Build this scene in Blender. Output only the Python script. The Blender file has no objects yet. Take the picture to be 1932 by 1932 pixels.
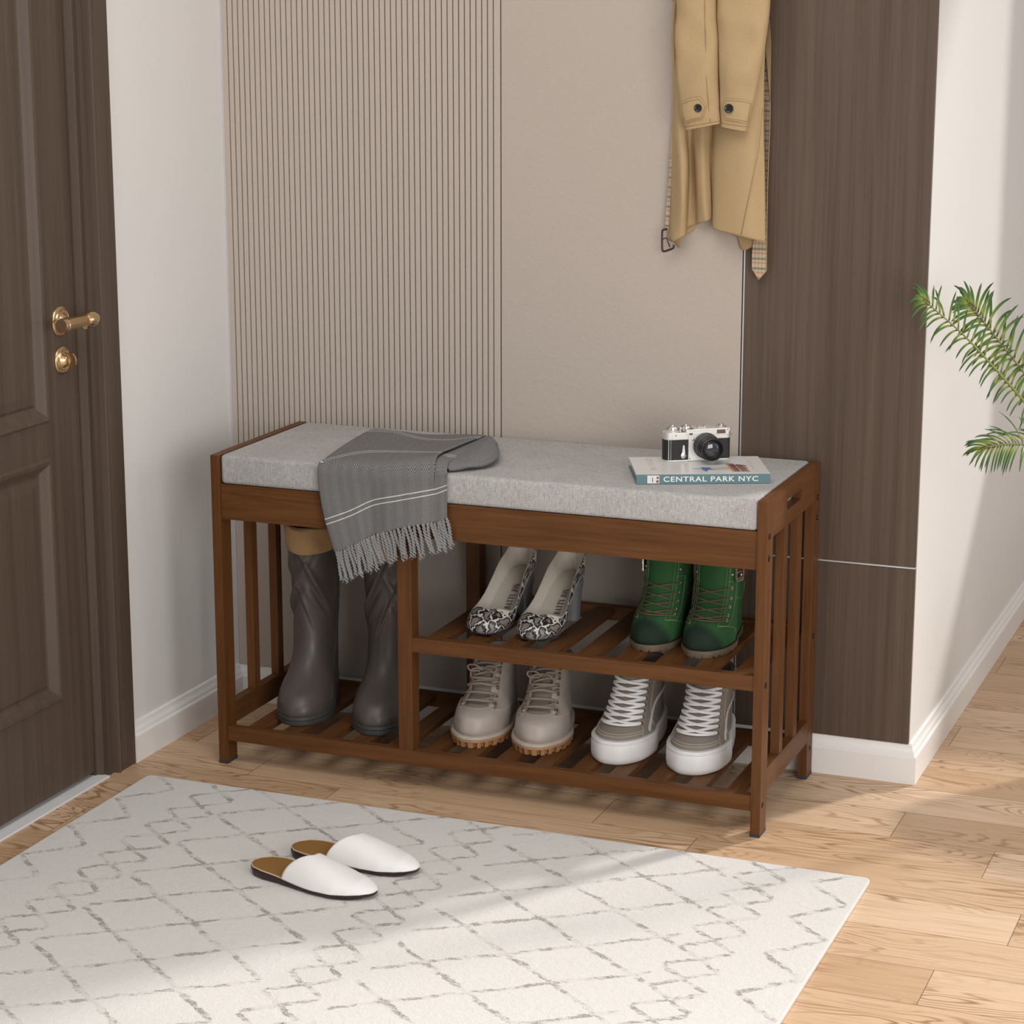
import bpy, bmesh, math, random
from mathutils import Vector, Matrix, noise as mnoise
from math import sin, cos, pi, radians, sqrt, floor
random.seed(7)
SC = bpy.context.scene
COL = SC.collection

# ------------------------------------------------------------------ camera
CX, CY, CZ = 1.9179, -3.3997, 1.3569
YAW, PITCH, FPX = 0.3788, -0.2274, 4285.75
FW = Vector((-sin(YAW)*cos(PITCH), cos(YAW)*cos(PITCH), sin(PITCH)))
RT = Vector((cos(YAW), sin(YAW), 0)); UP = RT.cross(FW)
cd = bpy.data.cameras.new('camera'); cam = bpy.data.objects.new('camera', cd); COL.objects.link(cam)
cd.sensor_width = 36; cd.sensor_fit = 'HORIZONTAL'; cd.lens = FPX/1932*36; cd.clip_start = .05
cam.matrix_world = Matrix(((RT.x, UP.x, -FW.x, CX), (RT.y, UP.y, -FW.y, CY), (RT.z, UP.z, -FW.z, CZ), (0, 0, 0, 1)))
SC.camera = cam

def at(u, v, x=None, y=None, z=None):
    "the place where the sight line of a measured point meets the plane x, y or z"
    d = RT*((u-966)/FPX) - UP*((v-966)/FPX) + FW
    if x is not None: t = (x-CX)/d.x
    elif y is not None: t = (y-CY)/d.y
    else: t = (z-CZ)/d.z
    return Vector((CX, CY, CZ)) + d*t

# ------------------------------------------------------------------ light
w = bpy.data.worlds.new('daylight'); SC.world = w; w.use_nodes = True
bg = w.node_tree.nodes['Background']
bg.inputs[0].default_value = (1.0, .985, .97, 1); bg.inputs[1].default_value = .325

sd = bpy.data.lights.new('sun', 'SUN'); sun = bpy.data.objects.new('sun', sd); COL.objects.link(sun)
sd.energy = 2.35; sd.angle = radians(4.0); sd.color = (1.0, .95, .89)
EL = radians(35)
sdir = Vector((-.55*cos(EL), -.84*cos(EL), -sin(EL))).normalized()
sun.rotation_euler = sdir.to_track_quat('-Z', 'Y').to_euler()

def area_light(name, loc, look, sx, sy, energy, color):
    ad = bpy.data.lights.new(name, 'AREA'); al = bpy.data.objects.new(name, ad); COL.objects.link(al)
    ad.shape = 'RECTANGLE'; ad.size = sx; ad.size_y = sy; ad.energy = energy; ad.color = color; al.location = loc
    al.rotation_euler = (Vector(look) - al.location).to_track_quat('-Z', 'Y').to_euler()
area_light('front_fill_light', (2.5, -2.1, 1.0), (.5, 0, .35), 1.4, 1.3, 33, (1.0, .98, .96))  # soft fill added from the right front, no window modelled there
area_light('assumed_side_light', (3.3, .25, 1.1), (.0, .0, .5), 1.2, 1.4, 10, (1.0, .99, .98))  # unseen source assumed at the right; area lamp added, no window built
area_light('overhead_fill_light', (.9, -1.5, 2.6), (.8, -1.1, 0), 1.6, 1.6, 27, (1.0, .985, .965))  # unseen overhead fill, added to brighten the rug and cushion top

SC.view_settings.view_transform = 'Standard'; SC.view_settings.look = 'None'
SC.view_settings.exposure = 0.0; SC.view_settings.gamma = 1.0; SC.view_settings.use_curve_mapping = False

# ------------------------------------------------------------------ helpers
def tag(o, label=None, cat=None, group=None, kind=None):
    if label: o['label'] = label
    if cat: o['category'] = cat
    if group: o['group'] = group
    if kind: o['kind'] = kind
    return o

def thing(name, label, cat, loc=(0, 0, 0), rz=0.0, group=None):
    o = bpy.data.objects.new(name, None); COL.objects.link(o)
    o.empty_display_size = .02
    o.location = loc; o.rotation_euler = (0, 0, rz)
    return tag(o, label, cat, group)

def mk(name, verts, faces, mat, parent=None, smooth=False, uvs=None, bevel=0, seg=2, mats=None, fmat=None, autosmooth=None):
    me = bpy.data.meshes.new(name)
    me.from_pydata([tuple(v) for v in verts], [], [tuple(f) for f in faces]); me.update()
    if uvs is not None:
        ul = me.uv_layers.new(name='UVMap')
        for lp in me.loops: ul.data[lp.index].uv = uvs[lp.vertex_index]
    bm = bmesh.new(); bm.from_mesh(me)
    bmesh.ops.recalc_face_normals(bm, faces=bm.faces)
    if bevel: bmesh.ops.bevel(bm, geom=[e for e in bm.edges if e.calc_face_angle(0) > .6], offset=bevel, segments=seg, profile=.6, affect='EDGES')
    bm.to_mesh(me); bm.free()
    for m in (mats or [mat]): me.materials.append(m)
    if fmat:
        for i, k in enumerate(fmat): me.polygons[i].material_index = k
    if smooth:
        for p in me.polygons: p.use_smooth = True
    if autosmooth: me.set_sharp_from_angle(angle=radians(autosmooth))
    o = bpy.data.objects.new(name, me); COL.objects.link(o)
    if parent: o.parent = parent
    return o

class MB:
    "collects shapes into one mesh"
    def __init__(s): s.v = []; s.f = []
    def add(s, v, f):
        n = len(s.v); s.v += [Vector(p) for p in v]; s.f += [tuple(i+n for i in q) for q in f]; return s
    def box(s, x0, x1, y0, y1, z0, z1, M=None):
        v = [Vector(p) for p in ((x0,y0,z0),(x1,y0,z0),(x1,y1,z0),(x0,y1,z0),(x0,y0,z1),(x1,y0,z1),(x1,y1,z1),(x0,y1,z1))]
        if M: v = [M@p for p in v]
        return s.add(v, [(0,3,2,1),(4,5,6,7),(0,1,5,4),(1,2,6,5),(2,3,7,6),(3,0,4,7)])
    def lathe(s, prof, M=Matrix(), n=32, cap=True):
        "prof: (radius, height) list around local z"
        v = []; f = []
        for r, h in prof:
            for i in range(n): a = 2*pi*i/n; v.append(M@Vector((r*cos(a), r*sin(a), h)))
        for j in range(len(prof)-1):
            for i in range(n): f.append((j*n+i, j*n+(i+1)%n, (j+1)*n+(i+1)%n, (j+1)*n+i))
        if cap: f.append(tuple(range(n))[::-1]); f.append(tuple((len(prof)-1)*n+i for i in range(n)))
        return s.add(v, f)
    def prism(s, poly, h0, h1, M=Matrix()):
        n = len(poly)
        v = [M@Vector((p[0], p[1], h0)) for p in poly] + [M@Vector((p[0], p[1], h1)) for p in poly]
        f = [tuple(range(n))[::-1], tuple(range(n, 2*n))] + [(i, (i+1)%n, n+(i+1)%n, n+i) for i in range(n)]
        return s.add(v, f)
    def tube(s, pts, r, n=8, closed=False, flat=None):
        pts = [Vector(p) for p in pts]; m = len(pts); rr = r if hasattr(r, '__len__') else [r]*m
        T = []
        for i in range(m):
            a = pts[(i-1) % m] if (closed or i > 0) else pts[0]; b = pts[(i+1) % m] if (closed or i < m-1) else pts[-1]
            d = b-a; T.append(d.normalized() if d.length > 1e-12 else Vector((0, 0, 1)))
        ref = Vector((0, 0, 1)) if abs(T[0].z) < .9 else Vector((1, 0, 0))
        N = (ref - T[0]*ref.dot(T[0])).normalized(); v = []; f = []
        for i in range(m):
            N = (N - T[i]*N.dot(T[i])); N = N.normalized() if N.length > 1e-9 else T[i].orthogonal().normalized()
            nn = N
            B = T[i].cross(nn)
            w1, w2 = (rr[i], rr[i]) if not flat else flat
            if flat and hasattr(flat, 'normals'): pass
            for k in range(n): a = 2*pi*k/n; v.append(pts[i] + nn*(cos(a)*w1) + B*(sin(a)*w2))
        for i in range(m if closed else m-1):
            j = (i+1) % m
            for k in range(n): f.append((i*n+k, i*n+(k+1)%n, j*n+(k+1)%n, j*n+k))
        if not closed: f.append(tuple(range(n))[::-1]); f.append(tuple((m-1)*n+k for k in range(n)))
        return s.add(v, f)
    def ribbon(s, pts, nrm, wid, th):
        "flat lace: points with a normal each"
        v = []; f = []; m = len(pts)
        for i in range(m):
            a = pts[max(i-1, 0)]; b = pts[min(i+1, m-1)]; t = (b-a).normalized(); nn = nrm[i]; sd_ = t.cross(nn).normalized()
            k = .55 if i in (0, m-1) else 1
            for du, dn in ((-1, 0), (-.75, .8), (0, 1), (.75, .8), (1, 0), (.75, -.8), (-.75, -.8)): v.append(pts[i] + sd_*(du*wid*k) + nn*(dn*th*k))
        n = 7
        for i in range(m-1):
            for k in range(n): f.append((i*n+k, i*n+(k+1)%n, (i+1)*n+(k+1)%n, (i+1)*n+k))
        f.append(tuple(range(n))[::-1]); f.append(tuple((m-1)*n+k for k in range(n)))
        return s.add(v, f)
    def build(s, name, mat, parent=None, smooth=False, bevel=0, seg=2, autosmooth=None):
        return mk(name, s.v, s.f, mat, parent, smooth, bevel=bevel, seg=seg, autosmooth=autosmooth)

def cr(p0, p1, p2, p3, t):
    return p1*1.0 + (p2-p0)*(.5*t) + (p0*1.0-p1*2.5+p2*2.0-p3*.5)*(t*t) + (p1*1.5-p0*.5-p2*1.5+p3*.5)*(t*t*t)
def crs(P, u):
    "catmull-rom through list P of numbers or vectors, u in 0..len-1"
    n = len(P)-1; u = min(max(u, 0), n); i = min(int(u), n-1); t = u-i
    a = P[i-1] if i > 0 else P[0]*2-P[1]; d = P[i+2] if i+2 <= n else P[n]*2-P[n-1]
    return cr(a, P[i], P[i+1], d, t)
def lerp(a, b, t): return a+(b-a)*t
def sm(a, b, x):
    t = min(max((x-a)/(b-a), 0), 1); return t*t*(3-2*t)
def frame(o, x, z):
    "matrix with local z along z, local x near x, at o"
    z = Vector(z).normalized(); x = Vector(x); x = (x-z*x.dot(z)).normalized(); y = z.cross(x); o = Vector(o)
    return Matrix(((x.x, y.x, z.x, o.x), (x.y, y.y, z.y, o.y), (x.z, y.z, z.z, o.z), (0, 0, 0, 1)))
def grid_faces(nu, nv, wrap=False):
    f = []
    for j in range(nv-1):
        for i in range(nu if wrap else nu-1): f.append((j*nu+i, j*nu+(i+1)%nu, (j+1)*nu+(i+1)%nu, (j+1)*nu+i))
    return f

# ------------------------------------------------------------------ material helper
class NT:
    def __init__(s, name, rough=.5, metal=0.0, base=None, spec=None):
        s.m = bpy.data.materials.new(name); s.m.use_nodes = True; s.t = s.m.node_tree; s.b = s.t.nodes['Principled BSDF']
        s.b.inputs['Roughness'].default_value = rough; s.b.inputs['Metallic'].default_value = metal
        if spec is not None: s.b.inputs['Specular IOR Level'].default_value = spec
        if base: s.b.inputs['Base Color'].default_value = (*base, 1)
        s._c = None
    def n(s, ty, **kw):
        nd = s.t.nodes.new(ty)
        for k, v in kw.items():
            if k.startswith('i_'): s.set(nd.inputs[k[2:].replace('_', ' ')], v)
            else: setattr(nd, k, v)
        return nd
    def set(s, inp, v):
        if isinstance(v, bpy.types.NodeSocket): s.t.links.new(v, inp)
        elif isinstance(v, tuple) and inp.type == 'RGBA' and len(v) == 3: inp.default_value = (*v, 1)
        else: inp.default_value = v
    def obj(s):
        if not s._c: s._c = s.n('ShaderNodeTexCoord')
        return s._c.outputs['Object']
    def uv(s):
        if not s._c: s._c = s.n('ShaderNodeTexCoord')
        return s._c.outputs['UV']
    def map(s, vec, scale=(1, 1, 1), loc=(0, 0, 0), rot=(0, 0, 0)):
        m = s.n('ShaderNodeMapping'); s.set(m.inputs[0], vec); m.inputs['Scale'].default_value = scale; m.inputs['Location'].default_value = loc; m.inputs['Rotation'].default_value = rot
        return m.outputs[0]
    def noise(s, vec, scale, detail=3, rough=.5, dist=0, color=False):
        m = s.n('ShaderNodeTexNoise'); s.set(m.inputs['Vector'], vec); s.set(m.inputs['Scale'], scale); m.inputs['Detail'].default_value = detail
        m.inputs['Roughness'].default_value = rough; m.inputs['Distortion'].default_value = dist
        return m.outputs['Color' if color else 'Fac']
    def math(s, op, a, b=None, c=None, clamp=False):
        m = s.n('ShaderNodeMath', operation=op, use_clamp=clamp); s.set(m.inputs[0], a)
        if b is not None: s.set(m.inputs[1], b)
        if c is not None: s.set(m.inputs[2], c)
        return m.outputs[0]
    def xyz(s, vec):
        m = s.n('ShaderNodeSeparateXYZ'); s.set(m.inputs[0], vec); return m.outputs
    def comb(s, x, y, z=0.0):
        m = s.n('ShaderNodeCombineXYZ'); s.set(m.inputs[0], x); s.set(m.inputs[1], y); s.set(m.inputs[2], z); return m.outputs[0]
    def ramp(s, fac, stops, interp='LINEAR'):
        m = s.n('ShaderNodeValToRGB'); s.set(m.inputs[0], fac); e = m.color_ramp; e.interpolation = interp
        while len(e.elements) < len(stops): e.elements.new(.5)
        for i, (p, c) in enumerate(stops):
            e.elements[i].position = p; e.elements[i].color = (*c, 1) if isinstance(c, tuple) else (c, c, c, 1)
        return m.outputs[0]
    def mix(s, fac, a, b, mode='MIX'):
        m = s.n('ShaderNodeMix', data_type='RGBA', blend_type=mode)
        s.set(m.inputs[0], fac); s.set(m.inputs[6], a); s.set(m.inputs[7], b); return m.outputs[2]
    def smooth(s, x, a, b):
        m = s.n('ShaderNodeMapRange', interpolation_type='SMOOTHSTEP'); s.set(m.inputs[0], x); m.inputs[1].default_value = a; m.inputs[2].default_value = b; return m.outputs[0]
    def color(s, c): s.set(s.b.inputs['Base Color'], c); return s
    def bump(s, h, dist=.001, strength=1.0):
        m = s.n('ShaderNodeBump'); m.inputs['Strength'].default_value = strength; m.inputs['Distance'].default_value = dist; s.set(m.inputs['Height'], h)
        s.t.links.new(m.outputs[0], s.b.inputs['Normal']); return s

def lin(r, g, b):
    f = lambda c: (c/255/12.92) if c <= 10 else ((c/255+.055)/1.055)**2.4
    return (f(r), f(g), f(b))
def plain(name, rgb, rough=.5, metal=0.0, spec=None, nscale=0, namp=.08, bump=0):
    m = NT(name, rough, metal, rgb, spec)
    if nscale:
        f = m.noise(m.obj(), nscale, 4)
        m.color(m.mix(f, tuple(c*(1-namp) for c in rgb), tuple(min(1, c*(1+namp)) for c in rgb)))
        if bump: m.bump(f, bump)
    return m.m

# ------------------------------------------------------------------ materials of the room
WHITE = plain('painted_wall', (.74, .73, .72), .75, nscale=60, namp=.01)
TRIMW = plain('white_gloss_paint', (.84, .83, .82), .38)
def m_floor():
    m = NT('oak_planks', .42); o = m.xyz(m.obj()); X, Y = o[0], o[1]
    r = m.math('DIVIDE', m.math('SUBTRACT', Y, .0857), .1222); row = m.math('FLOOR', r); fy = m.math('SUBTRACT', r, row)
    m4 = m.math('FLOORED_MODULO', row, 4.0)
    x0 = m.math('ADD', .5505, m.math('ADD', m.math('MULTIPLY', m.math('COMPARE', m4, 1.0, .1), .253), m.math('ADD', m.math('MULTIPLY', m.math('COMPARE', m4, 2.0, .1), .3545), m.math('MULTIPLY', m.math('COMPARE', m4, 3.0, .1), -.475))))
    c = m.math('DIVIDE', m.math('SUBTRACT', X, x0), .6465); col = m.math('FLOOR', c); fx = m.math('SUBTRACT', c, col)
    wn = m.n('ShaderNodeTexWhiteNoise', noise_dimensions='2D'); m.set(wn.inputs['Vector'], m.comb(row, col)); rnd = wn.outputs['Value']; rc = m.xyz(wn.outputs['Color'])
    gx = m.math('ADD', X, m.math('MULTIPLY', rc[0], 17.0)); gy = m.math('ADD', Y, m.math('MULTIPLY', rc[1], 9.0))
    # cathedral grain: contour lines of a stretched noise
    f1 = m.noise(m.comb(m.math('MULTIPLY', gx, 2.2), m.math('MULTIPLY', gy, 13.0), rnd), 1.0, 2, .45, .3)
    ring = m.math('ABSOLUTE', m.math('SINE', m.math('MULTIPLY', f1, 72.0)))
    ring = m.smooth(ring, 0.0, .75)
    fine = m.noise(m.comb(m.math('MULTIPLY', gx, 7.0), m.math('MULTIPLY', gy, 260.0), rnd), 1.0, 3, .6)
    mid = m.noise(m.comb(m.math('MULTIPLY', gx, 3.0), m.math('MULTIPLY', gy, 46.0), rnd), 1.0, 3, .55)
    base = m.ramp(m.math('ADD', m.math('MULTIPLY', rnd, .62), m.math('MULTIPLY', mid, .38)), [(.12, (.50, .320, .185)), (.5, (.62, .425, .268)), (.9, (.72, .525, .365))])
    str_ = m.smooth(m.noise(m.comb(m.math('MULTIPLY', gx, 2.0), m.math('MULTIPLY', gy, 7.0), rnd), 1.0, 2), .40, .68)
    k = m.math('MULTIPLY', m.math('SUBTRACT', 1.0, ring), m.math('MULTIPLY', str_, .95))
    c1 = m.mix(k, base, (.30, .155, .07))
    c2 = m.mix(m.math('MULTIPLY', m.smooth(fine, .48, .70), .42), c1, (.33, .185, .09))
    # knots
    v = m.n('ShaderNodeTexVoronoi', feature='F1'); m.set(v.inputs['Vector'], m.comb(m.math('MULTIPLY', gx, 3.2), m.math('MULTIPLY', gy, 9.0), rnd)); v.inputs['Scale'].default_value = 1.0
    c2 = m.mix(m.math('MULTIPLY', m.math('SUBTRACT', 1.0, m.smooth(v.outputs['Distance'], .015, .07)), .5), c2, (.22, .11, .05))
    ey = m.math('MINIMUM', m.math('MULTIPLY', fy, .1222), m.math('MULTIPLY', m.math('SUBTRACT', 1.0, fy), .1222))
    ex = m.math('MINIMUM', m.math('MULTIPLY', fx, .6465), m.math('MULTIPLY', m.math('SUBTRACT', 1.0, fx), .6465))
    e = m.math('MINIMUM', ex, ey); gap = m.smooth(e, .0002, .0009)
    col_ = m.mix(gap, (.24, .13, .065), c2); m.color(col_)
    m.set(m.b.inputs['Roughness'], m.math('ADD', .38, m.math('MULTIPLY', fine, .14)))
    m.bump(m.math('ADD', m.math('MULTIPLY', gap, 1.0), m.math('MULTIPLY', fine, -.25)), .0006)
    return m.m
FLOOR = m_floor()
def m_panelwood(name, c0, c1, axis='Z', rough=.55):
    m = NT(name, rough); o = m.obj()
    s = {'Z': (62, 62, 1.1), 'X': (1.1, 62, 62), 'Y': (62, 1.1, 62)}[axis]; s2 = tuple(q*3.6 for q in s); s3 = tuple(q*.16 for q in s)
    a = m.noise(m.map(o, s), 1.0, 4, .6, .4); b = m.noise(m.map(o, s2), 1.0, 3, .6); c = m.noise(m.map(o, s3), 1.0, 2)
    f = m.math('ADD', m.math('MULTIPLY', a, .55), m.math('ADD', m.math('MULTIPLY', b, .2), m.math('MULTIPLY', c, .25)))
    m.color(m.ramp(f, [(.36, c0), (.64, c1)])); m.bump(b, .0002)
    return m.m
WALNUT = m_panelwood('walnut_panel', (.062, .040, .027), (.118, .080, .057), 'Z')
DOORW = m_panelwood('door_wood', (.066, .044, .031), (.104, .072, .052), 'Z', .5)
DOORX = m_panelwood('door_rail_wood', (.066, .044, .031), (.104, .072, .052), 'Y', .5)
def m_stucco(name, c, bs=.0006):
    m = NT(name, .8); o = m.obj(); a = m.noise(o, 420, 3, .6); b = m.noise(o, 90, 2)
    m.color(m.mix(m.math('MULTIPLY', a, .6), tuple(q*.93 for q in c), tuple(min(1, q*1.05) for q in c))); m.bump(m.math('ADD', a, b), bs); return m.m
BEIGE = m_stucco('beige_panel', (.50, .437, .385))
SLATM = m_stucco('beige_slats', (.52, .452, .397), .0003)
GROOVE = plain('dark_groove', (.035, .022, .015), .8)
STEEL = plain('brushed_steel_strip', (.70, .70, .72), .35, .6)
BLACKGAP = plain('black_joint', (.008, .008, .009), .7)

# ------------------------------------------------------------------ room shell
YP, XL, XR = .353, -.152, 1.168
ZC = 2.95
def struct(o): o['kind'] = 'structure'; return o
struct(MB().box(-.6, 3.6, -4.6, 2.4, -.05, 0).build('floor', FLOOR))
struct(MB().box(-.6, 3.6, -1.6, 2.4, ZC, ZC+.1).build('ceiling', WHITE))
struct(MB().box(XL-.2, XR, YP+.007, 1.9, 0, ZC).build('wall_back', WHITE))
# left wall with the doorway cut out: y -1.02 .. -.142
wl = MB(); wl.box(XL-.2, XL, -.127, YP+.2, 0, ZC); wl.box(XL-.2, XL, -2.6, -.98, 0, ZC); wl.box(XL-.2, XL, -.98, -.127, 1.76, ZC)
struct(wl.build('wall_left', WHITE))
# wall at the end of the passage, with an assumed, unseen tall window opening the sun comes through
wf = MB(); WY = 1.7
wf.box(XR, 1.605, WY, WY+.15, 0, ZC); wf.box(1.605, 3.3, WY, WY+.15, 0, 1.01); wf.box(1.605, 3.3, WY, WY+.15, 2.9, ZC); wf.box(3.3, 3.6, WY, WY+.15, 0, ZC)
struct(wf.build('wall_far', WHITE))
wfr = MB()
for a, b, c, d in ((1.605, 1.63, 1.01, 2.9), (3.275, 3.3, 1.01, 2.9), (1.63, 3.275, 1.01, 1.03), (1.63, 3.275, 2.88, 2.9)): wfr.box(a, b, WY+.05, WY+.09, c, d)
struct(wfr.build('window_assumed_1', TRIMW, bevel=.002))

# baseboards: profile (out from wall, z)
PROF = [(0, 0), (.0150, 0), (.0150, .0475), (.0140, .0500), (.0112, .0515), (.0108, .0545), (.0098, .0575), (.0070, .0615), (.0058, .0650), (.0050, .0690), (.0030, .0705), (0, .0705)]
def baseboard(name, pts, outs):
    "pts: corner points of the wall line, outs: outward mitre direction per point"
    v = []; f = []; n = len(PROF)
    for (px, py), (ox, oy) in zip(pts, outs):
        for d, z in PROF: v.append((px+ox*d, py+oy*d, z))
    for i in range(len(pts)-1):
        for k in range(n): f.append((i*n+k, (i+1)*n+k, (i+1)*n+(k+1) % n, i*n+(k+1) % n))
    f.append(tuple(range(n))); f.append(tuple((len(pts)-1)*n+k for k in range(n))[::-1])
    return struct(mk(name, v, f, TRIMW, smooth=False))
WB = YP+.007
baseboard('baseboard_left', [(XL, -.054), (XL, WB)], [(1, 0), (1, -1)])
baseboard('baseboard_back', [(XL, WB), (XR, WB)], [(1, -1), (1, -1)])
baseboard('baseboard_right', [(XR, WB), (XR, WY)], [(1, -1), (1, 0)])

# wall panels on the back wall
X1, X2 = .4027, .8502
x_first, pitch = -.1362, .01094
sl = MB(); yb = YP+.0065
ZB = .0700; ZT = .47
sl.box(-.1478, x_first-.0011, YP, yb, ZT, ZC)
for i in range(48): sl.box(x_first+i*pitch+.0011, x_first+(i+1)*pitch-.0011, YP, yb, ZT, ZC)
sl.box(x_first+48*pitch+.0011, X1-.0008, YP, yb, ZT, ZC)
tp = struct(sl.build('trim_1', SLATM)); tp['label'] = 'beige grooved wall panel with narrow vertical slats'
struct(MB().box(-.1478, X1-.0008, YP, WB, ZB, ZT-.001).build('trim_12', BEIGE, bevel=.0008))
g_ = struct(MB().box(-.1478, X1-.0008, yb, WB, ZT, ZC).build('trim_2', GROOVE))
struct(MB().box(-.1518, -.1478, YP-.001, WB, ZB, ZC).build('trim_3', STEEL))
struct(MB().box(X1-.0008, X1+.0011, YP+.002, WB, ZB, ZC).build('trim_4', BLACKGAP))
struct(MB().box(X1+.0011, X2-.0016, YP, WB, ZB, ZC).build('trim_5', BEIGE, bevel=.0008))
struct(MB().box(X2-.0016, X2+.0010, YP+.002, WB, ZB, ZC).build('trim_6', BLACKGAP))
struct(MB().box(X2+.0010, X2+.0034, YP-.0008, WB, ZB, ZC).build('trim_7', STEEL))
ZS = .3854
struct(MB().box(X2+.0034, XR-.001, YP, WB, ZS+.0022, ZC).build('trim_8', WALNUT, bevel=.0006))
struct(MB().box(X2+.0034, XR-.001, YP-.0008, WB, ZS-.0005, ZS+.0022).build('trim_9', STEEL))
struct(MB().box(X2+.0034, XR-.001, YP+.002, WB, ZS-.0016, ZS-.0005).build('trim_10', BLACKGAP))
struct(MB().box(X2+.0034, XR-.001, YP, WB, ZB, ZS-.0016).build('trim_11', WALNUT, bevel=.0006))

# door: casing, jamb, slab with raised mouldings
door = bpy.data.objects.new('door_1', None); COL.objects.link(door); door['kind'] = 'structure'; door['label'] = 'dark brown panelled door with brass lever'
XF = -.1395
def profile_post(name, y, mat):
    "door casing section: list of (x, y) from outer to inner edge, extruded in z"
    return mk(name, [(a, b, 0) for a, b in y]+[(a, b, 1.83) for a, b in y], [tuple(range(len(y)))[::-1], tuple(range(len(y), 2*len(y)))]+[(i, (i+1) % len(y), len(y)+(i+1) % len(y), len(y)+i) for i in range(len(y))], mat, door)
profile_post('casing', [(XL, -.0545), (XF, -.0545), (XF, -.1060), (XF+.0030, -.1085), (XF+.0015, -.1120), (XF-.0085, -.1150), (XF-.0085, -.1330), (XF-.0060, -.1352), (XF-.0060, -.1385), (XL-.05, -.1385), (XL-.05, -.125), (XL, -.125)], DOORW)
profile_post('jamb', [(-.1700, -.1385), (-.1520, -.1385), (-.1520, -.1405), (-.1635, -.1460), (-.1635, -.1500), (-.21, -.1500), (-.21, -.1385)], DOORW)
XD = -.1650; yR = -.1515; yLf = -.93
def rect_ring(a, b, xa, xb):
    "a, b: (y0, y1, z0, z1) outer, inner rects with depth xa, xb"
    P = [(xa, a[0], a[2]), (xa, a[1], a[2]), (xa, a[1], a[3]), (xa, a[0], a[3]), (xb, b[0], b[2]), (xb, b[1], b[2]), (xb, b[1], b[3]), (xb, b[0], b[3])]
    return P, [(0, 1, 5, 4), (1, 2, 6, 5), (2, 3, 7, 6), (3, 0, 4, 7)]
slab = MB(); rings = MB()
pans = [(-.84, -.2430, .1710, .5930), (-.84, -.2430, .6530, 1.66)]
# slab face with rectangular holes built as strips
ys = [yLf, -.84, -.2430, yR]; zs = [.012, .1710, .5930, .6530, 1.66, 1.745]
for i in range(3):
    for j in range(5):
        if i == 1 and j in (1, 3): continue
        slab.box(XD-.02, XD, ys[i], ys[i+1], zs[j], zs[j+1])
for p in pans:
    q = lambda d: (p[0]+d, p[1]-d, p[2]+d, p[3]-d)
    for d0, d1, xa, xb in ((0, .004, XD, XD+.0045), (.004, .010, XD+.0045, XD+.0035), (.010, .024, XD+.0035, XD-.0085), (.024, .0285, XD-.0085, XD-.0095), (.0285, .034, XD-.0095, XD-.0060), (.034, .05, XD-.0060, XD-.0040)):
        rings.add(*rect_ring(q(d0), q(d1), xa, xb))
    e = q(.05); rings.add([(XD-.0040, e[0], e[2]), (XD-.0040, e[1], e[2]), (XD-.0040, e[1], e[3]), (XD-.0040, e[0], e[3])], [(0, 1, 2, 3)])
slab.build('door_slab', DOORW, door)
rings.build('raised_panels', DOORW, door)
SILL = plain('white_threshold', (.74, .74, .75), .4, nscale=20, namp=.05)
MB().box(-.36, -.1415, -.98, -.1385, 0, .004).build('threshold', SILL, door, bevel=.0012)
MB().box(-.24, XD-.012, -.19, -.140, .0, 1.80).build('door_light_block', DOORW, door)  # added block behind the slab edge, stops daylight leaking through the gap
MB().box(-.24, XD-.012, -.99, -.80, .0, 1.80).build('door_light_block', DOORW, door)  # same added light block at the opposite edge
BRASS = plain('satin_brass', (.72, .54, .33), .24, 1.0)
BRASS2 = plain('brass_grip', (.62, .43, .25), .33, 1.0)
def rosette(name, y, z, r, parent=door):
    M = frame((XD, y, z), (0, 1, 0), (1, 0, 0))
    return MB().lathe([(r, 0), (r, .0022), (r*.95, .0036), (r*.86, .0040), (r*.82, .0030), (r*.74, .0034), (r*.70, .0058), (r*.62, .0064), (r*.55, .0056), (r*.48, .0070), (r*.40, .0105), (r*.30, .0120)], M, 40).build(name, BRASS, parent, smooth=True, autosmooth=50)
hz = .8195
ro = rosette('rosette', -.1965, hz-.004, .0255)
hx = XD+.050
hd = MB(); hd.lathe([(.0075, .008), (.0075, .036), (.0095, .044), (.0110, .050)], frame((XD, -.1975, hz-.004), (0, 1, 0), (1, 0, 0)), 24)
ax = Vector((0.0, -1, 0.0)); Mh = frame((hx, -.1720, hz), (1, 0, 0), ax)
hd.lathe([(.003, -.0105), (.0060, -.0102), (.0074, -.0080), (.0070, -.0055), (.0062, -.0045), (.0095, -.0025), (.0118, .0010), (.0132, .0060), (.0138, .0110), (.0130, .0170), (.0112, .0215), (.0105, .0228), (.0112, .0240), (.0102, .0260)], Mh, 32)
hd.build('handle_hub', BRASS, door, smooth=True, autosmooth=45)
v = []; f = []; n = 48
prof = [(.0085, .026), (.0092, .032), (.0098, .060), (.0104, .084), (.0100, .0855)]
for r, h in prof:
    for i in range(n):
        a = 2*pi*i/n; rr = r*(1+.035*cos(a*12)); v.append(Mh@Vector((rr*cos(a), rr*sin(a), h)))
for j in range(len(prof)-1):
    for i in range(n): f.append((j*n+i, j*n+(i+1) % n, (j+1)*n+(i+1) % n, (j+1)*n+i))
mk('handle_grip', v, f, BRASS2, door, smooth=True)
MB().lathe([(.0085, .0855), (.0112, .0862), (.0116, .0875), (.0108, .0888), (.0106, .0895), (.0118, .0905), (.0118, .0965), (.0112, .0980), (.0100, .0984), (.004, .0978)], Mh, 32).build('handle_end', BRASS, door, smooth=True, autosmooth=40)
rosette('lock_rosette', -.1960, .7500, .0235)
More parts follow.
